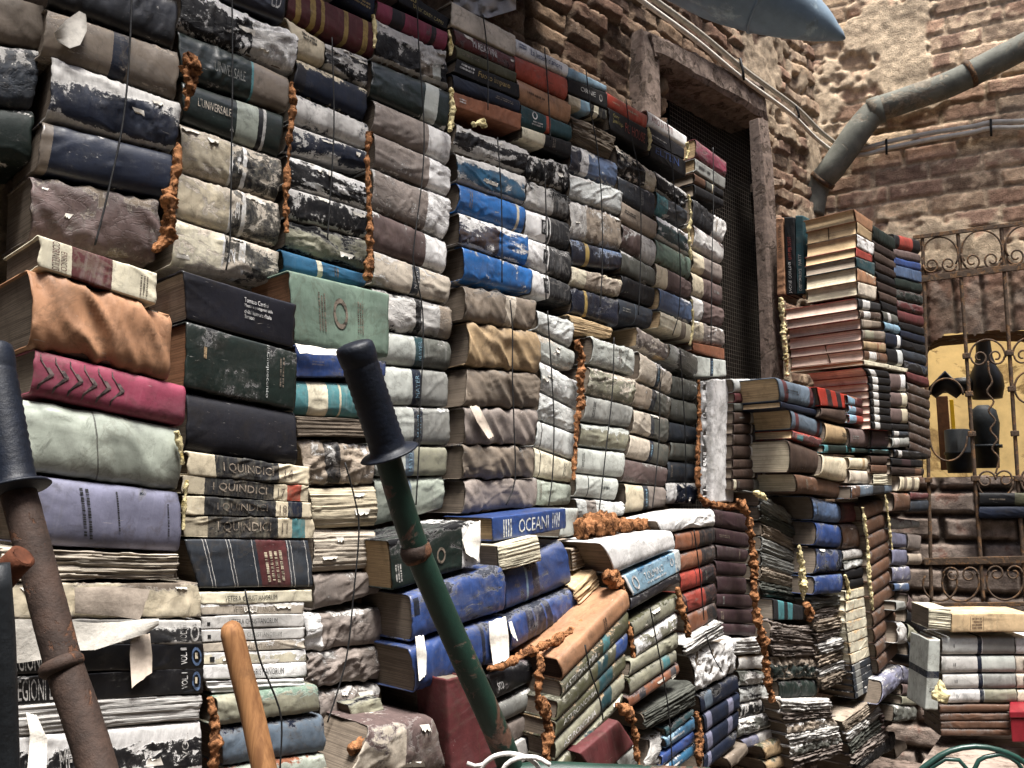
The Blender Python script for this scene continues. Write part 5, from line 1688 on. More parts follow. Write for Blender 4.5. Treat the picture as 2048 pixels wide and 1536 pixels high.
# wire mesh grille inside the doorway
M_GRILLE = simple('dull_wire', '#5e564c', .3, 50, .7, .3)
mb = MB()
gp = WP(1.86)
p_a, p_b = gp.at(1330, 300), gp.at(1545, 300)
sa, sb = (p_a - WO).dot(SDIR), (p_b - WO).dot(SDIR)
base = WO + WIN * .03
k = 0
z = 1.3
while z < 3.4:
    mb.add(tube_arr([base + SDIR * sa + UP * z, base + SDIR * ((sa + sb) / 2) + UP * (z - .006), base + SDIR * sb + UP * z], .0009, 4))
    z += .02
s = sa
while s < sb:
    mb.add(tube_arr([base + SDIR * s + UP * 1.3, base + SDIR * s + UP * 3.4], .0009, 4))
    s += .02
o = mb.build('wire_grille', M_GRILLE)
tag(o, 'square wire mesh stretched across the dark doorway', 'grille')

# end wall with the arched opening
BO = Vector((CORNER.x, CORNER.y, 0))


def bl_(x, y):
    p = BP(0).at(x, y) - BO
    return (p.dot(BDIR), p.z)


arch = [bl_(x, y) for x, y in ((1846, 955), (1850, 760), (1853, 700), (1862, 682), (1885, 672), (1930, 668), (1990, 660), (2060, 662), (2120, 680), (2125, 950))]
nich = [bl_(x, y) for x, y in ((1953, 962), (2100, 960), (2100, 1045), (1958, 1045))]
zs_ = arch[0][1]


def zones(X, Z, col, h):
    # below the sill the courses are long whitewashed bricks
    w = np.clip((zs_ + .01 - Z) / .01, 0, 1)[..., None]
    row = np.floor((Z - .4) / .125)
    offx = (row % 2) * .16
    fx = np.abs(((X + offx) / .33) % 1 - .5) * .33
    fz = np.abs(((Z - .4) / .125) % 1 - .5) * .125
    e = np.minimum(.165 - fx, .0625 - fz) + .004 * fbm(X * 40, Z * 40, 0, 77, 3)
    m = np.clip((e - .008) / .014, 0, 1)
    hh = m * .035 + .006 * fbm(X * 30, Z * 30, 0, 78, 3)
    n = fbm(X * 12, Z * 12, 1, 79, 5, .65)[..., None]
    bc = np.array(hexc('#94857a')[:3]) * (1 + .45 * n)
    rust = np.clip((n - .25) / .15, 0, 1)
    bc = bc * (1 - rust * .6) + np.array(hexc('#6d3b28')[:3]) * rust * .6
    cc = bc * m[..., None] + np.array(hexc('#4a4038')[:3]) * (1 - m[..., None])
    # soldier course over the arch
    ztop, zbot = bl_(1900, 545)[1], bl_(1900, 672)[1]
    ws = ((Z < ztop) & (Z > zbot - .03) & (X > arch[1][0] - .05))
    fx2 = np.abs((X / .125) % 1 - .5) * .125
    e2 = .0625 - fx2 + .006 * fbm(X * 35, Z * 35, 0, 81, 3)
    m2 = np.clip((e2 - .002) / .012, 0, 1)
    rr = _hash(np.floor(X / .125 + .5).astype(int), np.floor(X / .125).astype(int) * 0, np.floor(X / .125).astype(int) * 0, 5) * .5 + .5
    b2 = np.array(hexc('#866a5a')[:3]) * (.7 + .6 * rr)[..., None] * (1 + .4 * n)
    li = np.clip((fbm(X * 11, Z * 11, 3, 83, 4, .6) - .15) / .2, 0, 1)[..., None]
    b2 = b2 * (1 - .6 * li) + np.array(hexc('#9a8c80')[:3]) * .6 * li
    c2 = b2 * m2[..., None] + np.array(hexc('#6b5a4c')[:3]) * (1 - m2[..., None])
    pmz = np.clip(fbm(X * 5, Z * 5, 6, 85, 4)[..., None] * 3 + .5, 0, 1)
    h2 = m2 * .02 + .008 * fbm(X * 30, Z * 30, 0, 84, 3)
    c2 = c2 * (1 - .35 * pmz) + PLA * .35 * pmz
    col = np.where(ws[..., None], c2, col)
    h = np.where(ws, h2, h)
    col = col * (1 - w) + cc * w
    h = h * (1 - w[..., 0]) + hh * w[..., 0]
    return col, h


ew = None


def end_wall():
    masonry('brick_wall', BO, BDIR, -BIN, -.05, 2.05, .2, 6.0, .0095, 'tall end wall of patchy brick and plaster with arched opening',
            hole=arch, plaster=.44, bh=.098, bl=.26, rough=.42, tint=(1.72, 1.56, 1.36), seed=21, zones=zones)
    masonry('brick_wall', BO, BDIR, -BIN, 2.05, 5.0, .2, 6.0, .05, 'plain continuation of the end wall outside the view',
            plaster=.5, bh=.098, bl=.26, tint=(1.08, 1.0, .92), seed=21)


end_wall()
# reveal of the opening and the lit room behind it
M_REV = simple('reveal_brick', '#5d4436', .4, 14, .92, .9, .01, .1, '#8b7d70', .4)
mb = MB()
pts = [BO + BDIR * x + UP * z for x, z in arch]
for p, q in zip(pts[:-1], pts[1:]):
    mb.add(([p, q, q + BIN * .32, p + BIN * .32], [(0, 1, 2, 3)]))
mb.add(([pts[0] + BDIR * 0, pts[-1], pts[-1] + BIN * .32, pts[0] + BIN * .32], [(3, 2, 1, 0)]))
o = mb.build('arch_reveal', M_REV)
tag(o, 'brick reveal lining the inside of the arched opening', 'arch')
M_YEL = simple('yellow_plaster', '#c3aa76', .2, 4, .9, .3, .004, .2, '#957d54', .4)
mb = MB()
r0 = BO + BDIR * (arch[0][0] - .6) + BIN * .34
mb.add(box_arr(r0 + BIN * 1.3 + UP * .6, BDIR * 3.2, BIN * .05, UP * 2.6))
mb.add(box_arr(r0 + UP * .6 + BDIR * -.05, BDIR * .05, BIN * 1.3, UP * 2.6))
mb.add(box_arr(r0 + UP * .6 + BDIR * 3.2, BDIR * .05, BIN * 1.3, UP * 2.6))
o = mb.build('yellow_room', M_YEL)
tag(o, 'ochre yellow plastered room wall seen through the arched opening', 'room wall')
mb = MB()
mb.add(box_arr(r0 + UP * .55, BDIR * 3.2, BIN * 1.3, UP * .05))
o = mb.build('room_floor', M_STONE)
tag(o, kind='structure')
lamp = empty('ceiling_lamp', r0 + BDIR * 1.0 + BIN * .7 + UP * 2.75, 'round ceiling lamp lighting the yellow room behind the arch', 'lamp')
me_v, me_f = tube_arr([lamp.location + UP * .04, lamp.location, lamp.location - UP * .05], [.03, .1, .04], 16)
m_l = bpy.data.materials.new('lamp_glass')
m_l.use_nodes = True
m_l.node_tree.nodes['Principled BSDF'].inputs['Emission Color'].default_value = (1, .8, .5, 1)
m_l.node_tree.nodes['Principled BSDF'].inputs['Emission Strength'].default_value = 4
mb = MB().add((me_v, me_f))
mb.build('lamp_shade', m_l, lamp)
ld = bpy.data.lights.new('room_lamp', 'POINT')
ld.energy = 1.6
ld.color = (1, .82, .55)
ld.shadow_soft_size = .12
lo = bpy.data.objects.new('room_lamp', ld)
COL.objects.link(lo)
lo.parent = lamp
lo.location = (0, 0, -.12)

# things standing in the yellow room
M_BLK = simple('black_enamel', '#1b1917', .25, 20, .45, .2, .002, .4)
M_BRN = simple('brown_board', '#5a3a22', .3, 20, .7, .4)
M_YST = simple('yellow_strip', '#e0b21e', .1, 20, .6, .2)
M_TUB = simple('dark_green_bin', '#20262a', .3, 25, .6, .4)
rp = BP(-.75)


def lathe(c, prof, seg=24):
    V, F = [], []
    for r, z in prof:
        for k in range(seg):
            a = 2 * math.pi * k / seg
            V.append(c + Vector((r * math.cos(a), r * math.sin(a), z)))
    for i in range(len(prof) - 1):
        for k in range(seg):
            k2 = (k + 1) % seg
            F.append((i * seg + k, i * seg + k2, (i + 1) * seg + k2, (i + 1) * seg + k))
    F.append(tuple(range(seg))[::-1])
    F.append(tuple((len(prof) - 1) * seg + k for k in range(seg)))
    return V, F


# hanging black hooded sheet form (flared) : neck, bell and a wing to the left
rp1 = BP(-.45)
c = rp1.at(1975, 800)
pxm = (rp1.at(2000, 800) - rp1.at(1900, 800)).length / 100
mb = MB()
mb.add(lathe(c, [(.5 * pxm, -0 * pxm), (30 * pxm, 3 * pxm), (36 * pxm, 30 * pxm), (34 * pxm, 55 * pxm), (22 * pxm, 80 * pxm), (17 * pxm, 100 * pxm), (15 * pxm, 135 * pxm), (16 * pxm, 150 * pxm)]))
mb.add(tube_arr([rp1.at(1955, 772), rp1.at(1915, 770), rp1.at(1858, 780)], [24 * pxm, 17 * pxm, 10 * pxm], 12))
o = mb.build('black_vessel', M_BLK, smooth=True)
tag(o, 'black rounded vessel with narrow neck behind the iron gate', 'vessel')
rp2 = BP(-.3)
mb = MB().add(tube_arr([rp2.at(1862, 788), rp2.at(1890, 762), rp2.at(1922, 788)], [14 * pxm, 24 * pxm, 14 * pxm], 12))
o = mb.build('black_hood', M_BLK, smooth=True)
tag(o, 'black domed hood low behind the left of the gate', 'hood')
c = rp.at(1975, 936)
mb = MB()
pz = (rp.at(2000, 800) - rp.at(1900, 800)).length / 100
mb.add(lathe(c, [(24 * pz, 0), (27 * pz, 60 * pz), (31 * pz, 100 * pz), (26 * pz, 130 * pz), (12 * pz, 142 * pz)]))
mb.add(lathe(c, [(33 * pz, 45 * pz), (33 * pz, 52 * pz)]))
o = mb.build('dark_bin', M_TUB, smooth=True)
tag(o, 'tall dark bin at right behind the iron gate', 'bin')
c = BP(-.6).at(1920, 946)
mb = MB()
mb.add(lathe(c, [(24 * pz, 0), (26 * pz, 20 * pz), (27 * pz, 40 * pz), (29 * pz, 41 * pz), (29 * pz, 46 * pz), (26 * pz, 47 * pz), (26 * pz, 95 * pz), (20 * pz, 97 * pz)]))
o = mb.build('dark_bin', M_TUB, smooth=True)
tag(o, 'short dark ribbed bin in front of a brown board', 'bin')
mb = MB()
A, B = BP(-.85).at(1882, 940), BP(-.85).at(1906, 940)
mb.add(box_arr(A, B - A, BIN * .03, UP * .44))
o = mb.build('brown_board', M_BRN, bevel=.004)
tag(o, 'brown upright board leaning behind the short dark bin', 'board')
A, B = BP(-.80).at(1904, 870), BP(-.80).at(1912, 870)
mb = MB().add(box_arr(A, B - A, BIN * .02, UP * .21))
o = mb.build('yellow_strip', M_YST, bevel=.002)
tag(o, 'bright yellow strip standing beside the brown board', 'strip')

# two dark books lying on the sill ledge below the gate
stack('the pair lying on the brick ledge', 0, [
    (1958, 985, 2090, 985, 2090, 1010, 1958, 1011, 'K c.2 .55-.8o', 'black book with dull yellow mark'),
    (1958, 1013, 2090, 1012, 2090, 1036, 1958, 1037, 'N c.2', 'dark navy book')], W=.1, plane=BP(.12))

# ------------------------------------------------------------------ wrought iron gate
G = BP(.10)
gate = empty('iron_gate', G.at(1930, 1205), 'rusty wrought iron gate with scrolls in front of the arched opening', 'gate')


def tpx(pl, pts, r, seg=8, step=None, **k):
    return tube_arr([pl.at(*p) for p in pts], r, seg, step, **k)


def flat(pl, p0, p1, hpx, depth):
    a, b = pl.at(*p0), pl.at(*p1)
    h = (pl.at(p0[0], p0[1]) - pl.at(p0[0], p0[1] + hpx)).length
    return box_arr(a - UP * h, b - a, pl.n * -depth, UP * h)


def arc(cx, cy, r, a0, a1, n=16, ry=None):
    return [(cx + r * math.cos(math.radians(a0 + (a1 - a0) * i / n)), cy - (ry or r) * math.sin(math.radians(a0 + (a1 - a0) * i / n))) for i in range(n + 1)]


def spiral(cx, cy, r, a0, turns, sgn=1, n=26):
    return [(cx + r * (1 - .72 * i / n) * math.cos(math.radians(a0) + sgn * turns * 2 * math.pi * i / n),
             cy - r * (1 - .72 * i / n) * math.sin(math.radians(a0) + sgn * turns * 2 * math.pi * i / n)) for i in range(n + 1)]


for p0, p1, h in (((1826, 472), (2120, 433), 8), ((1838, 553), (2120, 517), 13), ((1848, 1116), (2120, 1110), 14), ((1850, 1206), (2120, 1202), 8)):
    MB().add(flat(G, p0, p1, h, .012)).build('rail', M_IRON, gate, bevel=.002)
bars = [((1843, 470), (1848, 560), (1863, 1206)), ((1915, 462), (1922, 555), (1967, 1204)), ((2002, 450), (2008, 540), (2052, 1203)), ((2088, 440), (2094, 530), (2138, 1202))]
for b in bars:
    MB().add(tpx(G, b, .009, 8, .05, rough=.08, freq=60)).build('bar', M_IRON, gate, smooth=True)
for b, ys in ((bars[1], (712, 788, 868, 957)), (bars[2], (706, 778, 867, 957)), (bars[0], (960,))):
    for y in ys:
        (xa, ya), (xb, yb) = b[1], b[2]
        x = lerp(xa, xb, (y - ya) / (yb - ya))
        p = G.at(x, y)
        MB().add(box_arr(p - BDIR * .017 - UP * .013 + BIN * .015, BDIR * .034, -BIN * .03, UP * .026)).build('collar', M_IRON, gate, bevel=.003)
G2 = BP(.11)
curls = []
for cx, cy, w in ((1880, 510, 36), (1964, 502, 41), (2052, 492, 41)):
    curls.append(arc(cx, cy, w, -30, 210, 20))
    curls.append([(cx - w, cy + 6), (cx - w + 2, cy + 20), (cx - w + 8, cy + 30)])
    curls.append(spiral(cx - w * .48, cy + 20, w * .46, 180, 1.4, 1))
    curls.append(spiral(cx + w * .48, cy + 18, w * .46, 0, 1.4, -1))
for cx, cy, w in ((1880, 1168, 34), (1921, 1166, 37), (2010, 1163, 37), (2092, 1160, 37)):
    if cx != 1880:
        curls.append(spiral(cx - w * .48, cy - 16, w * .46, 180, 1.3, -1))
        curls.append(spiral(cx + w * .48, cy - 16, w * .46, 0, 1.3, 1))
    curls.append(arc(cx, cy, w, 150, 390, 22))
# middle ornaments
for dx, dy in ((0, 0), (86, -4)):
    curls.append(arc(1975 + dx, 715 + dy, 36, 0, 180, 16))
    curls.append(spiral(1959 + dx, 715 + dy, 17, 180, 1.3, 1))
    curls.append(spiral(1992 + dx, 713 + dy, 17, 0, 1.3, -1))
    stem = [(1976 + dx, 722 + dy), (1978 + dx, 745 + dy)]
    for k in range(9):
        stem.append((1977 + dx + k * 1.7 + (7 if k % 2 == 0 else -5), 765 + dy + k * 19))
    stem.append((1991 + dx, 948 + dy))
    curls.append(stem)
    curls.append(spiral(1972 + dx, 960 + dy, 20, 0, 1.25, 1))
    curls.append(spiral(2010 + dx, 958 + dy, 19, 180, 1.25, -1))
    curls.append(arc(1991 + dx, 962 + dy, 36, 180, 360, 16))
curls.append(arc(1893, 790, 33, 0, 180, 16))
curls.append(arc(1897, 872, 38, 180, 360, 16, 50))
curls.append(arc(2062, 775, 33, 60, 250, 16))
for k, cpts in enumerate(curls):
    MB().add(tpx(BP(.104 + .003 * (k % 3)), cpts, .0048, 6, .012)).build('scroll', M_IRON, gate, smooth=True)

# ------------------------------------------------------------------ pipe, cables, hood, plastic
M_PIPE = simple('grey_green_pipe', '#64645b', .28, 11, .75, .6, .003, .2, '#7d7465', .34)
Pp = BP(.13)
pp = [Pp.at(2700, -230), Pp.at(2110, 62), Pp.at(2000, 118), Pp.at(1900, 168), Pp.at(1800, 204), Pp.at(1752, 222), BP(.14).at(1716, 262), BP(.14).at(1690, 300), BP(.13).at(1660, 342), BP(.1).at(1636, 372), BP(.09).at(1624, 430)]
pipe = empty('drain_pipe', pp[-1], 'grey green drain pipe bending down the end wall corner', 'pipe')
MB().add(tube_arr(pp, [.066] * 6 + [.07, .07, .068, .064, .06], 20, .02)).build('tube', M_PIPE, pipe, smooth=True)
d_ = (pp[5] - pp[4]).normalized()
MB().add(tube_arr([pp[5] - d_ * .03, pp[5] + d_ * .03], [.073, .074], 20)).build('joint', M_PIPE, pipe, smooth=True)
for ja, jb in ((2, 3), (8, 9)):
    dj = (pp[jb] - pp[ja]).normalized()
    pj = lerp(pp[ja], pp[jb], .6)
    MB().add(tube_arr([pj - dj * .012, pj + dj * .012], [.072, .072], 20)).build('bracket', M_IRON, pipe, smooth=True)
M_CAB = simple('grey_cable', '#8d877c', .2, 30, .6, .3)
M_CABW = simple('white_cable', '#bfb9ae', .15, 30, .55, .3)
wc = WP(1.69)
for k, (dx, dy, r, m, lab) in enumerate(((0, 0, .011, M_CAB, 'upper grey cable running along the stone lintel to the corner'), (-9, 14, .010, M_CABW, 'lower pale cable running along the stone lintel to the corner'))):
    pts = [(1255 + dx, -40 + dy), (1310 + dx, 0 + dy), (1400 + dx, 66 + dy), (1490 + dx, 140 + dy), (1570 + dx, 198 + dy), (1600 + dx, 222 + dy), (1640 + dx, 262 + dy), (1676 + dx, 290 + dy)]
    o = MB().add(tpx(wc, pts, r, 8, .03)).build('cable', m, smooth=True)
    tag(o, lab, 'cable', 'cables on the walls')
for k, (dy, lab) in enumerate(((0, 'upper white cable crossing the end wall below the pipe'), (13, 'lower white cable crossing the end wall below the pipe'))):
    pts = [(1690, 302 + dy * .8), (1730, 296 + dy), (1775, 284 + dy), (1850, 268 + dy), (1950, 252 + dy * .9), (1985, 244 + dy * .9), (2110, 236 + dy), (2700, 170 + dy)]
    o = MB().add(tpx(BP(.06), pts, .0125, 8, .03)).build('cable', M_CABW, smooth=True)
    tag(o, lab, 'cable', 'cables on the walls')
M_CLIP = simple('black_clip', '#161616', .2, 30, .6, .3)
for x, y, pl, vx, lab in ((1486, 142, WP(1.675), (10, 26), 'black cable tie beside the stone lintel'), (1597, 226, WP(1.675), (8, 14), 'black cable tie at the rubble corner'),
                          (1773, 296, BP(.075), (1, 18), 'black cable clip on the end wall below the pipe bend'), (1982, 258, BP(.075), (1, 20), 'black cable clip on the end wall far right')):
    o = MB().add(tube_arr([pl.at(x - vx[0] * .6, y - vx[1]), pl.at(x, y), pl.at(x + vx[0] * .2, y + vx[1] * .7)], .006, 8)).build('cable_tie', M_CLIP, smooth=True)
    tag(o, lab, 'cable tie', 'cable ties')
M_HULL = simple('blue_grey_paint', '#71828f', .2, 8, .45, .3, .002, .4, '#8c9ba3', .3)
hp = lambda x, y, z: CAMP + ray(x, y) * z
tip = hp(1690, 78, 2.7)
ax0 = hp(1560, -60, 2.7) + Vector((-.15, .1, .05))
V, F = tube_arr([ax0 + (ax0 - tip) * .8, ax0, lerp(ax0, tip, .4), lerp(ax0, tip, .72), lerp(ax0, tip, .9), tip], [.165, .15, .115, .066, .03, .004], 28, .02)
hull = empty('pointed_hood', ax0, 'blue grey pointed metal hood hanging at the top edge', 'hood')
MB().add((V, F)).build('shell', M_HULL, hull, smooth=True)
dd = (tip - ax0)
MB().add(tube_arr([ax0 + dd * .36, ax0 + dd * .375], [.125, .123], 28)).build('seam_band', M_HULL, hull, smooth=True)
M_PLS = simple('white_plastic', '#b9b6b4', .15, 12, .4, .5, .004, .4)
# crumpled plastic sheet lying over the off white book
V, F = [], []
n = 18
for i in range(n + 1):
    for j in range(8):
        x, y = lerp(908, 1032, i / n), lerp(-40, 36 - abs(i / n - .55) * 38, j / 7)
        nn = float(fbm(x * .06, y * .09, 0, 5, 3))
        V.append(WP(1.66 - .03 * nn).at(x, y))
for i in range(n):
    for j in range(7):
        F.append((i * 8 + j, i * 8 + j + 1, (i + 1) * 8 + j + 1, (i + 1) * 8 + j))
k = len(V)
V += [v + WIN * .003 for v in V]
F += [tuple(a + k for a in f[::-1]) for f in F]
o = MB().add((V, F)).build('plastic_sheet', M_PLS, smooth=True)
tag(o, 'crumpled white plastic sheet above the off white book', 'plastic sheet')

# ------------------------------------------------------------------ wires tied round the stacks
WIRES = [
    ([(264, -20), (258, 120), (245, 250), (215, 390), (190, 490)], 1.565, 'thin black wire hanging over the first upper stack'),
    ([(464, -20), (465, 150), (463, 300), (460, 480), (452, 540)], 1.58, 'thin black wire hanging over the second upper stack'),
    ([(664, 75), (668, 250), (660, 400), (655, 480)], 1.59, 'thin black wire hanging over the third upper stack'),
    ([(834, -10), (836, 60), (840, 130), (848, 250), (845, 350), (828, 490), (828, 530), (845, 620), (845, 720), (840, 810), (838, 900), (832, 1010)], 1.58, 'long black wire down the fourth upper stack'),
    ([(966, 30), (975, 110), (976, 220)], 1.57, 'short black wire round the coloured stack above blue volumes'),
    ([(995, 275), (1003, 400), (1004, 565)], 1.575, 'black wire across the bright blue volumes'),
    ([(1020, 600), (1025, 660), (1025, 760), (1028, 850), (1030, 960), (1012, 1010)], 1.53, 'black wire pinching the creased brown leather stack'),
    ([(1089, 95), (1096, 180), (1101, 280)], 1.57, 'short black wire round vermilion and orange volumes'),
    ([(1088, 320), (1092, 420), (1092, 600)], 1.58, 'black wire across the numbered white volumes'),
    ([(1095, 622), (1104, 760), (1108, 850), (1105, 950), (1097, 1012)], 1.57, 'black wire down the silver stack beside leather'),
    ([(1172, 140), (1183, 230), (1195, 300), (1203, 400), (1205, 520), (1200, 615)], 1.575, 'black wire across the yellow striped volumes'),
    ([(1228, 675), (1225, 780), (1212, 900), (1197, 1034)], 1.55, 'black wire down the silver olive stack'),
    ([(1252, 198), (1260, 260), (1278, 350), (1282, 450), (1280, 560), (1277, 630)], 1.58, 'black wire across the black book with red letters'),
    ([(1320, 728), (1318, 880), (1305, 1015)], 1.56, 'black wire down the navy banded stack'),
    ([(1334, 240), (1342, 300), (1350, 400), (1360, 520), (1358, 620), (1345, 670)], 1.58, 'black wire across the white red lettered book'),
    ([(1426, 295), (1427, 400), (1424, 520), (1422, 690)], 1.575, 'black wire across the stack touching the doorway'),
    ([(1360, 700), (1370, 860), (1372, 1005)], 1.57, 'black wire down the charcoal stack'),
    ([(690, 925), (710, 1000), (718, 1060), (708, 1180), (692, 1320), (655, 1445)], 1.48, 'black wire hanging over the bare cream page blocks'),
    ([(490, 1180), (500, 1230), (520, 1320), (545, 1380), (563, 1440), (560, 1540)], 1.425, 'black wire over the Latin lettered paperbacks'),
    ([(1300, 1215), (1322, 1330), (1338, 1430), (1345, 1545)], 1.32, 'black wire down the slanting map volumes'),
    ([(1170, 1290), (1180, 1340), (1200, 1400), (1206, 1440)], 1.27, 'black wire round the map bound stack'),
    ([(1388, 1060), (1400, 1150), (1408, 1240)], 1.37, 'black wire down the red and black stack'),
    ([(1412, 1270), (1425, 1310), (1445, 1345)], 1.35, 'black wire round the white crumpled volume'),
]
for pts, D, lab in WIRES:
    pl = WP(D)
    o = MB().add(tube_arr([pl.at(*p) for p in pts], .0019, 6, .02)).build('tie_wire', M_WIRE, smooth=True)
    tag(o, lab, 'wire', 'wires tied round the book stacks')
s_w = s_r - .004
for pts, lab in (([(1654, 425), (1660, 500), (1667, 560), (1662, 598)], 'brown string across the tan page stack'),
                 ([(1641, 606), (1646, 640), (1650, 690), (1661, 724)], 'brown string across the red edged pages')):
    o = MB().add(tube_arr([EP(s_w).at(*p) for p in pts], .0022, 6, .02)).build('tie_string', simple('brown_string', '#4a3a28', .2, 60, .9, .3), smooth=True)
    tag(o, lab, 'string', 'strings round the page stacks')

# ------------------------------------------------------------------ foam
FOAMS = [
    ([(372, 105), (385, 130), (383, 165), (376, 195), (372, 220)], [14, 25, 24, 14, 8], 1.545, 0, 'large orange foam lump between the first two upper stacks'),
    ([(356, 285), (354, 330), (345, 380), (338, 400), (340, 440), (330, 480), (305, 500)], [6, 8, 14, 24, 20, 20, 9], 1.53, 0, 'orange foam dripping beside the brown wrinkled volume'),
    ([(583, 165), (586, 210), (580, 260), (576, 330), (572, 400), (573, 465)], [7, 9, 8, 7, 8, 6], 1.565, 0, 'orange foam strand between second and third upper stacks'),
    ([(738, 265), (735, 310), (736, 360), (738, 430), (739, 500), (735, 560)], [8, 8, 6, 8, 10, 10], 1.565, 0, 'orange foam strand between third and fourth upper stacks'),
    ([(1153, 680), (1164, 720), (1160, 760), (1163, 800), (1155, 840), (1150, 900), (1146, 960)], [9, 12, 9, 12, 8, 6, 5], 1.565, 0, 'orange foam strand beside the silver stack'),
    ([(1397, 760), (1399, 830), (1396, 900), (1396, 960), (1405, 1000), (1440, 1012), (1478, 1012)], [5, 6, 6, 7, 9, 9, 9], 1.50, 0, 'orange foam strand curling under the upright white book'),
    ([(1476, 1000), (1495, 1030), (1502, 1070), (1508, 1130), (1508, 1180), (1515, 1240), (1528, 1290), (1535, 1360), (1545, 1400)], [9, 11, 11, 10, 8, 10, 12, 12, 9], 1.36, 0, 'long orange foam strand right of the plum stack'),
    ([(975, 1338), (1010, 1330), (1040, 1312), (1075, 1298), (1120, 1275), (1165, 1250)], [6, 9, 10, 12, 11, 10], 1.345, 0, 'orange foam bead under the big blue volumes'),
    ([(1082, 1308), (1078, 1350), (1075, 1390), (1090, 1420), (1098, 1460), (1092, 1500), (1098, 1550)], [9, 12, 14, 16, 13, 15, 15], 1.315, 0, 'orange foam strand left of the map bound stack'),
    ([(1160, 1062), (1195, 1048), (1240, 1052), (1280, 1050), (1318, 1058)], [20, 28, 24, 18, 9], 1.45, 0, 'orange foam heap beneath the shiny whitish volume'),
    ([(1210, 1150), (1232, 1162), (1248, 1185)], [13, 16, 9], 1.34, 0, 'orange foam lump left of the light blue lettered volume'),
    ([(1254, 1245), (1262, 1280), (1266, 1315)], [8, 12, 9], 1.315, 0, 'short orange foam strand right of the orange leather volume'),
    ([(1232, 1410), (1255, 1425), (1268, 1460), (1272, 1500), (1280, 1550)], [8, 14, 11, 9, 12], 1.24, 0, 'orange foam draped over the crimson book corner'),
    ([(1355, 1175), (1362, 1215), (1372, 1245), (1376, 1275)], [6, 10, 12, 8], 1.34, 0, 'orange foam strand left of the red and black stack'),
    ([(1392, 1425), (1400, 1460), (1398, 1500), (1400, 1545)], [8, 11, 11, 10], 1.33, 0, 'orange foam strand beside the navy two banded volumes'),
    ([(418, 1395), (428, 1430), (430, 1470), (428, 1545)], [9, 10, 13, 16], 1.43, 0, 'orange foam column left of the blue cloth roll'),
    ([(700, 1500), (735, 1482), (765, 1470)], [14, 20, 12], 1.38, 0, 'orange foam patch on the swollen beige book'),
    ([(1612, 1208), (1620, 1225), (1618, 1242)], [7, 11, 7], 1.25, 0, 'orange foam blob at the end of the teal barred book'),
    ([(352, 862), (360, 890), (365, 930)], [9, 11, 8], 1.42, 1, 'yellow foam blob right of the grey green volume'),
    ([(374, 960), (369, 1000), (366, 1060)], [8, 8, 7], 1.45, 1, 'yellow foam seam left of the fifteen lettered volumes'),
    ([(746, 30), (750, 60), (748, 95)], [5, 7, 6], 1.58, 1, 'yellow foam seam left of the shredded volume'),
    ([(897, 60), (902, 90), (900, 110)], [5, 8, 6], 1.57, 1, 'yellow foam seam right of the rose volume'),
    ([(902, 175), (905, 225), (900, 262)], [6, 10, 8], 1.565, 1, 'yellow foam drip right of the dark green flecked volume'),
    ([(945, 250), (965, 246), (972, 255)], [9, 12, 7], 1.555, 1, 'yellow foam bubbles on the crushed black volume'),
    ([(1296, 255), (1300, 280), (1298, 300)], [4, 6, 4], 1.585, 1, 'yellow foam drip right of the red lettered black book'),
    ([(1373, 285), (1377, 300), (1372, 318)], [5, 7, 4], 1.585, 1, 'yellow foam drip beside the white red lettered book'),
    ([(1377, 390), (1381, 430), (1378, 470), (1382, 520)], [4, 6, 5, 4], 1.585, 1, 'yellow foam seam left of the doorway stack'),
    ([(1384, 600), (1386, 650), (1380, 690)], [4, 5, 5], 1.585, 1, 'lower yellow foam seam left of the doorway stack'),
    ([(1610, 440), (1612, 480), (1610, 520), (1612, 560), (1610, 598)], [6, 7, 5, 6, 7], 1.50, 1, 'yellow foam seam left of the tan page stack'),
    ([(1560, 595), (1566, 640), (1568, 680), (1572, 720), (1574, 752)], [6, 8, 9, 9, 6], 1.52, 1, 'yellow foam seam left of the red edged pages'),
    ([(1598, 1090), (1602, 1120), (1606, 1160), (1607, 1200)], [5, 12, 14, 7], 1.26, 1, 'yellow foam burst between grey pages and denim blue stack'),
    ([(1508, 985), (1522, 990), (1532, 998)], [6, 9, 5], 1.34, 1, 'yellow foam scrap below the thin striped stack'),
    ([(1725, 1015), (1730, 1050), (1736, 1100), (1738, 1150), (1742, 1190), (1746, 1220)], [4, 6, 7, 6, 7, 5], 1.195, 1, 'yellow foam seam left of the rolled brown stack'),
    ([(1770, 990), (1776, 1030), (1782, 1080), (1784, 1100)], [4, 5, 5, 4], 1.18, 1, 'yellow foam seam right of the rolled brown stack'),
    ([(1690, 1150), (1697, 1180), (1694, 1200)], [5, 8, 5], 1.20, 1, 'yellow foam blob right of the cracked blue volume'),
]
for k, (pts, rad, D, yel, lab) in enumerate(FOAMS):
    pl = WP(D)
    P = [pl.at(*p) for p in pts]
    sc = [(pl.at(p[0], p[1] + 10) - pl.at(*p)).length / 10 for p in pts]
    V, F = tube_arr(P, [r * s_ * (.5 if yel else .66) for r, s_ in zip(rad, sc)], 26, .0026, rough=.8, seed=300 + k, freq=55 + 700 / (8 + max(rad)))
    o = MB().add((V, F)).build('foam_strand', M_FOAMY if yel else M_FOAM, smooth=True)
    tag(o, lab, 'foam', 'expanding foam between the stacks')
pl = FP(2.9)
V, F = tube_arr([pl.at(1880, 1360), pl.at(1882, 1385), pl.at(1880, 1402)], [.006, .022, .016], 20, .003, rough=.5, seed=11, freq=70)
o = MB().add((V, F)).build('foam_strand', M_FOAMY, smooth=True)
tag(o, 'yellow foam drip on the upright grey navy banded book', 'foam', 'expanding foam between the stacks')

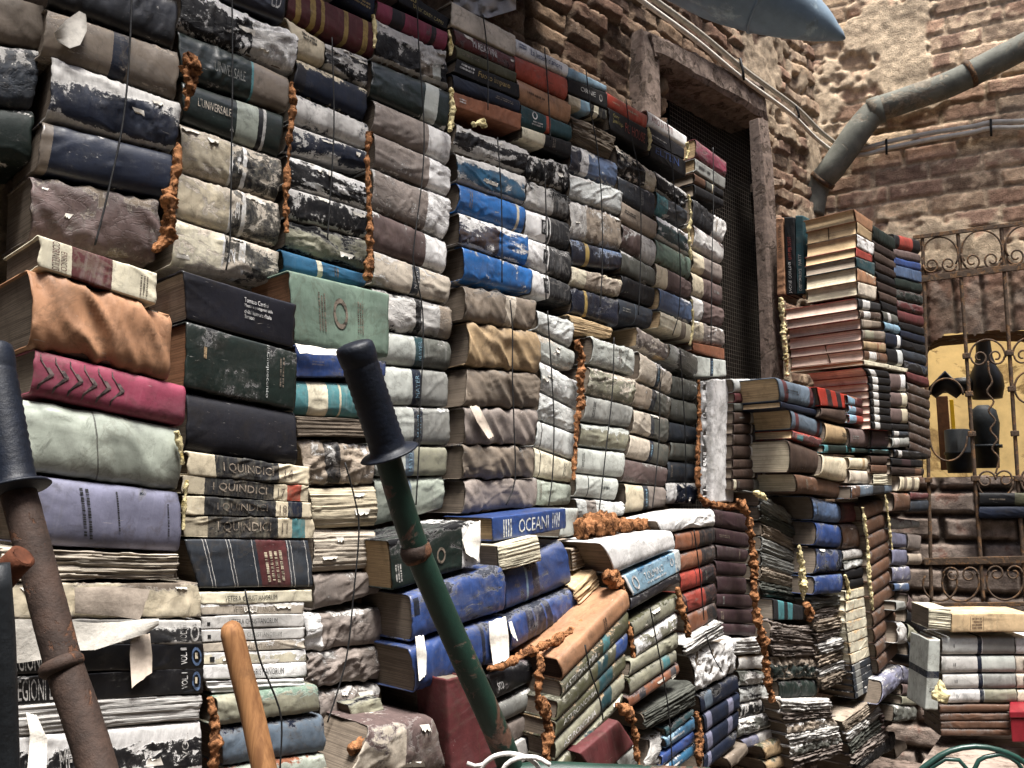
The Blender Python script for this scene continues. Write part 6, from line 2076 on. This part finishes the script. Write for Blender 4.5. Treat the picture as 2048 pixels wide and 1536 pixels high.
# ------------------------------------------------------------------ table, chair, red box
M_TBL = simple('weathered_board', '#8d7f74', .25, 10, .85, .6, .003, .2, '#6a5c52', .4)
H_T = .66
tp = lambda x, y: CAMP + ray(x, y) * ((H_T - HC) / ray(x, y).z)
A, B, C_, D_ = tp(1885, 1466), tp(2160, 1466), tp(2160, 1545), tp(1830, 1545)
table = empty('table', Vector(((A.x + C_.x) / 2, (A.y + C_.y) / 2, 0)), 'weathered grey table board below the striped set', 'table')
nseg = 5
mbs = []
for k in range(nseg):
    a0, a1 = k / nseg, (k + 1) / nseg - .012
    p = [lerp(A, D_, a0), lerp(B, C_, a0), lerp(B, C_, a1), lerp(A, D_, a1)]
    V = p + [v - UP * .03 for v in p]
    mbs.append((V, [(0, 1, 2, 3)[::-1], (4, 5, 6, 7), (0, 1, 5, 4), (1, 2, 6, 5), (2, 3, 7, 6), (3, 0, 4, 7)]))
mb = MB()
for q in mbs:
    mb.add(q)
mb.build('table_top', M_TBL, table, bevel=.003)
mb = MB()
e0, e1 = D_ - UP * .032, C_ - UP * .032
MB().add(box_arr(e0 + UP * -.1 + (e1 - e0) * .03, (e1 - e0) * .94, Vector((0, .03, 0)), UP * .1)).build('apron', M_BRN, table, bevel=.003)
for p in (lerp(lerp(A, B, .06), D_, .05), lerp(lerp(A, B, .94), C_, .05), lerp(lerp(D_, C_, .06), A, .05), lerp(lerp(D_, C_, .94), B, .05)):
    MB().add(box_arr(Vector((p.x - .025, p.y - .025, 0)), Vector((.05, 0, 0)), Vector((0, .05, 0)), UP * (H_T - .031))).build('leg', M_BRN, table, bevel=.004)
M_RED = simple('red_lacquer', '#741d25', .25, 20, .4, .2)
pr = FP(2.93)
p0, p1 = pr.at(2024, 1485), pr.at(2090, 1485)
h0 = (pr.at(2020, 1412) - p0).length
rb = empty('red_box', p0, 'bright red box standing at the right edge on the table', 'box')
MB().add(box_arr(p0, p1 - p0, Vector((.075, .12, 0)), UP * h0 * .66)).build('body', M_RED, rb, bevel=.004)
MB().add(box_arr(p0 - Vector((.004, .004, 0)) + UP * (h0 * .665), (p1 - p0) * 1.02, Vector((.08, .13, 0)), UP * h0 * .2)).build('lid', M_RED, rb, bevel=.004)
M_CHR = simple('dark_green_metal', '#1d3a33', .2, 30, .35, .2, .002, .5)
cp = FP(2.2)
chair = empty('garden_chair', Vector((cp.at(1960, 1540).x, cp.at(1960, 1540).y, 0)), 'dark green metal garden chair with looped back in front of the table', 'chair')
R0 = .0065
MB().add(tpx(cp, [(1800, 1640), (1830, 1556), (1862, 1524), (1900, 1502), (1950, 1493), (2000, 1501), (2050, 1526), (2085, 1580), (2095, 1640)], R0, 10, .02)).build('back_frame', M_CHR, chair, smooth=True)
MB().add(tpx(cp, [(1835, 1640), (1842, 1570), (1862, 1535), (1890, 1518), (1918, 1520), (1940, 1545), (1940, 1640)], R0 * .8, 10, .02)).build('back_loop', M_CHR, chair, smooth=True)
MB().add(tpx(cp, [(1945, 1640), (1948, 1540), (1970, 1514), (2000, 1508), (2035, 1525), (2050, 1560), (2055, 1640)], R0 * .8, 10, .02)).build('back_loop', M_CHR, chair, smooth=True)
bx0, bx1 = cp.at(1800, 1640), cp.at(2095, 1640)
sz = .45
s0, s1 = Vector((bx0.x, bx0.y, sz)), Vector((bx1.x, bx1.y, sz))
fw = Vector((.03, -.4, 0))
MB().add(box_arr(s0 + fw, s1 - s0, -fw, UP * .015)).build('seat', M_CHR, chair, bevel=.004)
for p, q in ((s0, bx0), (s1, bx1)):
    MB().add(tube_arr([Vector((p.x, p.y + .04, 0)), p, q], R0, 10, .03)).build('leg', M_CHR, chair, smooth=True)
for p in (s0 + fw, s1 + fw):
    MB().add(tube_arr([Vector((p.x, p.y - .03, 0)), p], R0, 10, .03)).build('leg', M_CHR, chair, smooth=True)

# ------------------------------------------------------------------ foreground handles
M_RUST = simple('brown_rusted_pipe', '#33261f', .4, 34, .75, .8, .002, .3, '#5f3f2b', .3)
M_GRIP = simple('blue_black_rubber', '#0a101b', .4, 40, .5, .6, .0015, .3)
M_GRN = simple('chipped_green_pipe', '#132b22', .25, 20, .5, .5, .002, .4, '#5d4337', .25)
def wood():
    t = NT('varnished_wood', rough=.72, spec=.2)
    P, u, v = t.coords()
    g = t.noise(t.scale(P, (110, 110, 7)), 1, 6, .65, .4)
    k = t.noise(P, 12, 6, .7)
    col = t.mix(t.ss(g, .32, .7), hexc('#6a482d'), hexc('#936a45'))
    col = t.mix(t.math('MULTIPLY', t.ss(k, .5, .66), .6), col, hexc('#4a3322'))
    t.color(col)
    t.bump(g, .4, .0012)
    return t.m


M_WOOD = wood()


def hpx(pts, z, zs=None):
    return [hp(x, y, (zs[i] if zs else z)) for i, (x, y) in enumerate(pts)]


def grip(parent, a, b, r):
    """ribbed rubber grip from its free end a to its flange at b"""
    d = b - a
    L = d.length
    P, R = [], []
    prof = [(0, .55), (.012, .86), (.03, 1.0), (.07, 1.04), (.12, 1.03), (.17, 1.0), (.19, .96)]
    for k in range(24):
        t = .2 + k / 24 * .7
        prof.append((t, .96 + .045 * (k % 2)))
    prof += [(.92, 1.0), (.955, 1.1), (.962, 1.55), (.975, 1.66), (.985, 1.55), (.99, 1.1), (1, 1.0)]
    for t, k in prof:
        P.append(a + d * t)
        R.append(r * k)
    V, F = tube_arr(P, R, 28)
    MB().add((V, F)).build('grip', M_GRIP, parent, smooth=True)


z1 = .92
hl = empty('cart_handle', hp(200, 1640, z1), 'brown rusted pipe handle with blue black grip at the far left', 'handle')
MB().add(tube_arr(hpx([(30, 960), (62, 1080), (96, 1210), (128, 1330), (165, 1440), (195, 1536), (230, 1660)], z1, [.98, .96, .94, .92, .90, .88, .85]),
                  .0192, 26, .008, rough=.018, freq=90)).build('pole', M_RUST, hl, smooth=True)
a_, b_ = hp(119, 1318, .918), hp(127, 1344, .914)
MB().add(tube_arr([a_, lerp(a_, b_, .3), lerp(a_, b_, .7), b_], [.0195, .0232, .0232, .0195], 26)).build('collar', M_RUST, hl, smooth=True)
grip(hl, hp(-18, 690, 1.02), hp(34, 985, .972), .0228)
z2 = 1.08
hr = empty('cart_handle', hp(1020, 1620, 1.2), 'green chipped pipe handle with blue black grip before the blue volumes', 'handle')
MB().add(tube_arr(hpx([(770, 895), (800, 1000), (830, 1090), (880, 1210), (940, 1345), (1000, 1480), (1030, 1560)], 1, [1.06, 1.07, 1.08, 1.1, 1.12, 1.15, 1.17]),
                  [.0165, .0168, .017, .0172, .0176, .018, .018], 26, .008, rough=.012, freq=90)).build('pole', M_GRN, hr, smooth=True)
a_, b_ = hp(826, 1088, 1.08), hp(838, 1120, 1.083)
MB().add(tube_arr([a_, lerp(a_, b_, .3), lerp(a_, b_, .7), b_], [.0172, .0205, .0205, .0172], 26)).build('collar', M_RUST, hr, smooth=True)
grip(hr, hp(706, 685, 1.03), hp(781, 912, 1.06), .0235)
bar = hpx([(985, 1562), (1080, 1548), (1220, 1553), (1420, 1560)], 1.16)
MB().add(tube_arr(bar, .0165, 22, .01, rough=.012, freq=80)).build('crossbar', M_GRN, hr, smooth=True)
M_ROPE = simple('white_rope', '#c9c6c0', .15, 80, .9, .6)
mb = MB()
mb.add(tube_arr(hpx([(955, 1550), (968, 1528), (990, 1512), (1020, 1507), (1050, 1514), (1072, 1528), (1085, 1550)], 1.12), .0033, 8, .006))
mb.add(tube_arr(hpx([(1000, 1556), (1012, 1530), (1035, 1517), (1072, 1515), (1100, 1530)], 1.115), .0033, 8, .006))
mb.add(tube_arr(hpx([(968, 1528), (950, 1532), (934, 1526)], 1.12), .0028, 8, .006))
o = mb.build('rope', M_ROPE, smooth=True)
tag(o, 'white cord looped round the foot of the green pipe', 'rope')
o = MB().add(tube_arr(hpx([(459, 1243), (460, 1246), (461, 1252), (464, 1266), (482, 1340), (505, 1430), (530, 1545), (545, 1620)], 1.12, [1.13, 1.13, 1.13, 1.128, 1.12, 1.11, 1.09, 1.08]),
                      [.004, .0085, .0125, .0152, .0156, .0158, .016, .016], 26, .006, rough=.006, freq=60)).build('wooden_stick', M_WOOD, smooth=True)
tag(o, 'varnished round ended wooden stick before the Latin paperbacks', 'stick')
V, F = tube_arr(hpx([(-30, 1190), (0, 1162), (22, 1135), (46, 1112)], .86), .0142, 22, .008, rough=.03, freq=90, closed_ends=False)
V2, F2 = tube_arr(hpx([(46, 1112), (22, 1135), (0, 1162)], .86), .0105, 22, .008, closed_ends=False)
M_RUSTO = simple('orange_rust', '#55301f', .35, 30, .85, .8, .002, .2, '#4a2a1e', .4)
mb = MB().add((V, F)).add((V2, [f[::-1] for f in F2]))
n1 = len(V)
mb.f += [(n1 - 22 + k, n1 - 22 + (k + 1) % 22, n1 + (k + 1) % 22, n1 + k) for k in range(22)]
mb.mi += [0] * 22
o = mb.build('pipe_stub', M_RUSTO, smooth=True)
tag(o, 'open orange rusted pipe stub at the left edge', 'pipe')
o = MB().add(tube_arr(hpx([(-8, 1130), (2, 1250), (8, 1400), (14, 1600)], .8), .0118, 20, .02, rough=.01)).build('dark_post', simple('dark_slate_metal', '#191c1f', .25, 30, .5, .4), smooth=True)
tag(o, 'dark slate metal post at the lower left edge', 'post')

# ------------------------------------------------------------------ the rest of the courtyard (outside the view): it lets light in from above only
M_OUT = simple('courtyard_render', '#5d544b', .25, 3, .95, .4)
mb = MB()
far = Vector((2.9, 0, 0))
o = MB().add(box_arr(Vector((4.2, -2.6, 0)), Vector((.1, 0, 0)), Vector((0, 5.2, 0)), UP * 6.0)).build('courtyard_wall', M_OUT)
tag(o, 'plain rendered courtyard wall opposite the books', 'wall')
o = MB().add(box_arr(Vector((-3.6, -2.7, 0)), Vector((7.8, 0, 0)), Vector((0, .1, 0)), UP * 6.0)).build('courtyard_wall', M_OUT)
tag(o, 'plain rendered courtyard wall behind the viewer', 'wall')

# the stepped plinth the stacks stand on (its top lies below the view)
mb = MB()
for xa, xb in ((-150, 430), (436, 890), (896, 1190), (1196, 1490), (1496, 1850)):
    pa, pb = WP(1.42).at(xa, 1585), WP(1.42).at(xb, 1585)
    sa_, sb_ = (pa - WO).dot(SDIR), (pb - WO).dot(SDIR)
    hh = max(min(pa.z, pb.z), .25)
    mb.add(box_arr(WO + SDIR * sa_ + NOUT * .46, SDIR * (sb_ - sa_), -NOUT * .44, UP * hh))
o = mb.build('stone_plinth', M_STONE, bevel=.01)
tag(o, 'stepped dark stone plinth beneath the long row of book stacks', 'plinth')

# an unseen eave, added to shade the upper part of the long wall
ev = MB()
e0 = WO - SDIR * 3.0 + UP * 3.32
ev.add(box_arr(e0 - WIN * -.02, SDIR * 5.0, NOUT * .5, UP * .06))
o = ev.build('shade_eave', M_BRN)
tag(o, 'unseen eave added over the long wall to shade its upper part', 'eave')

build_books()
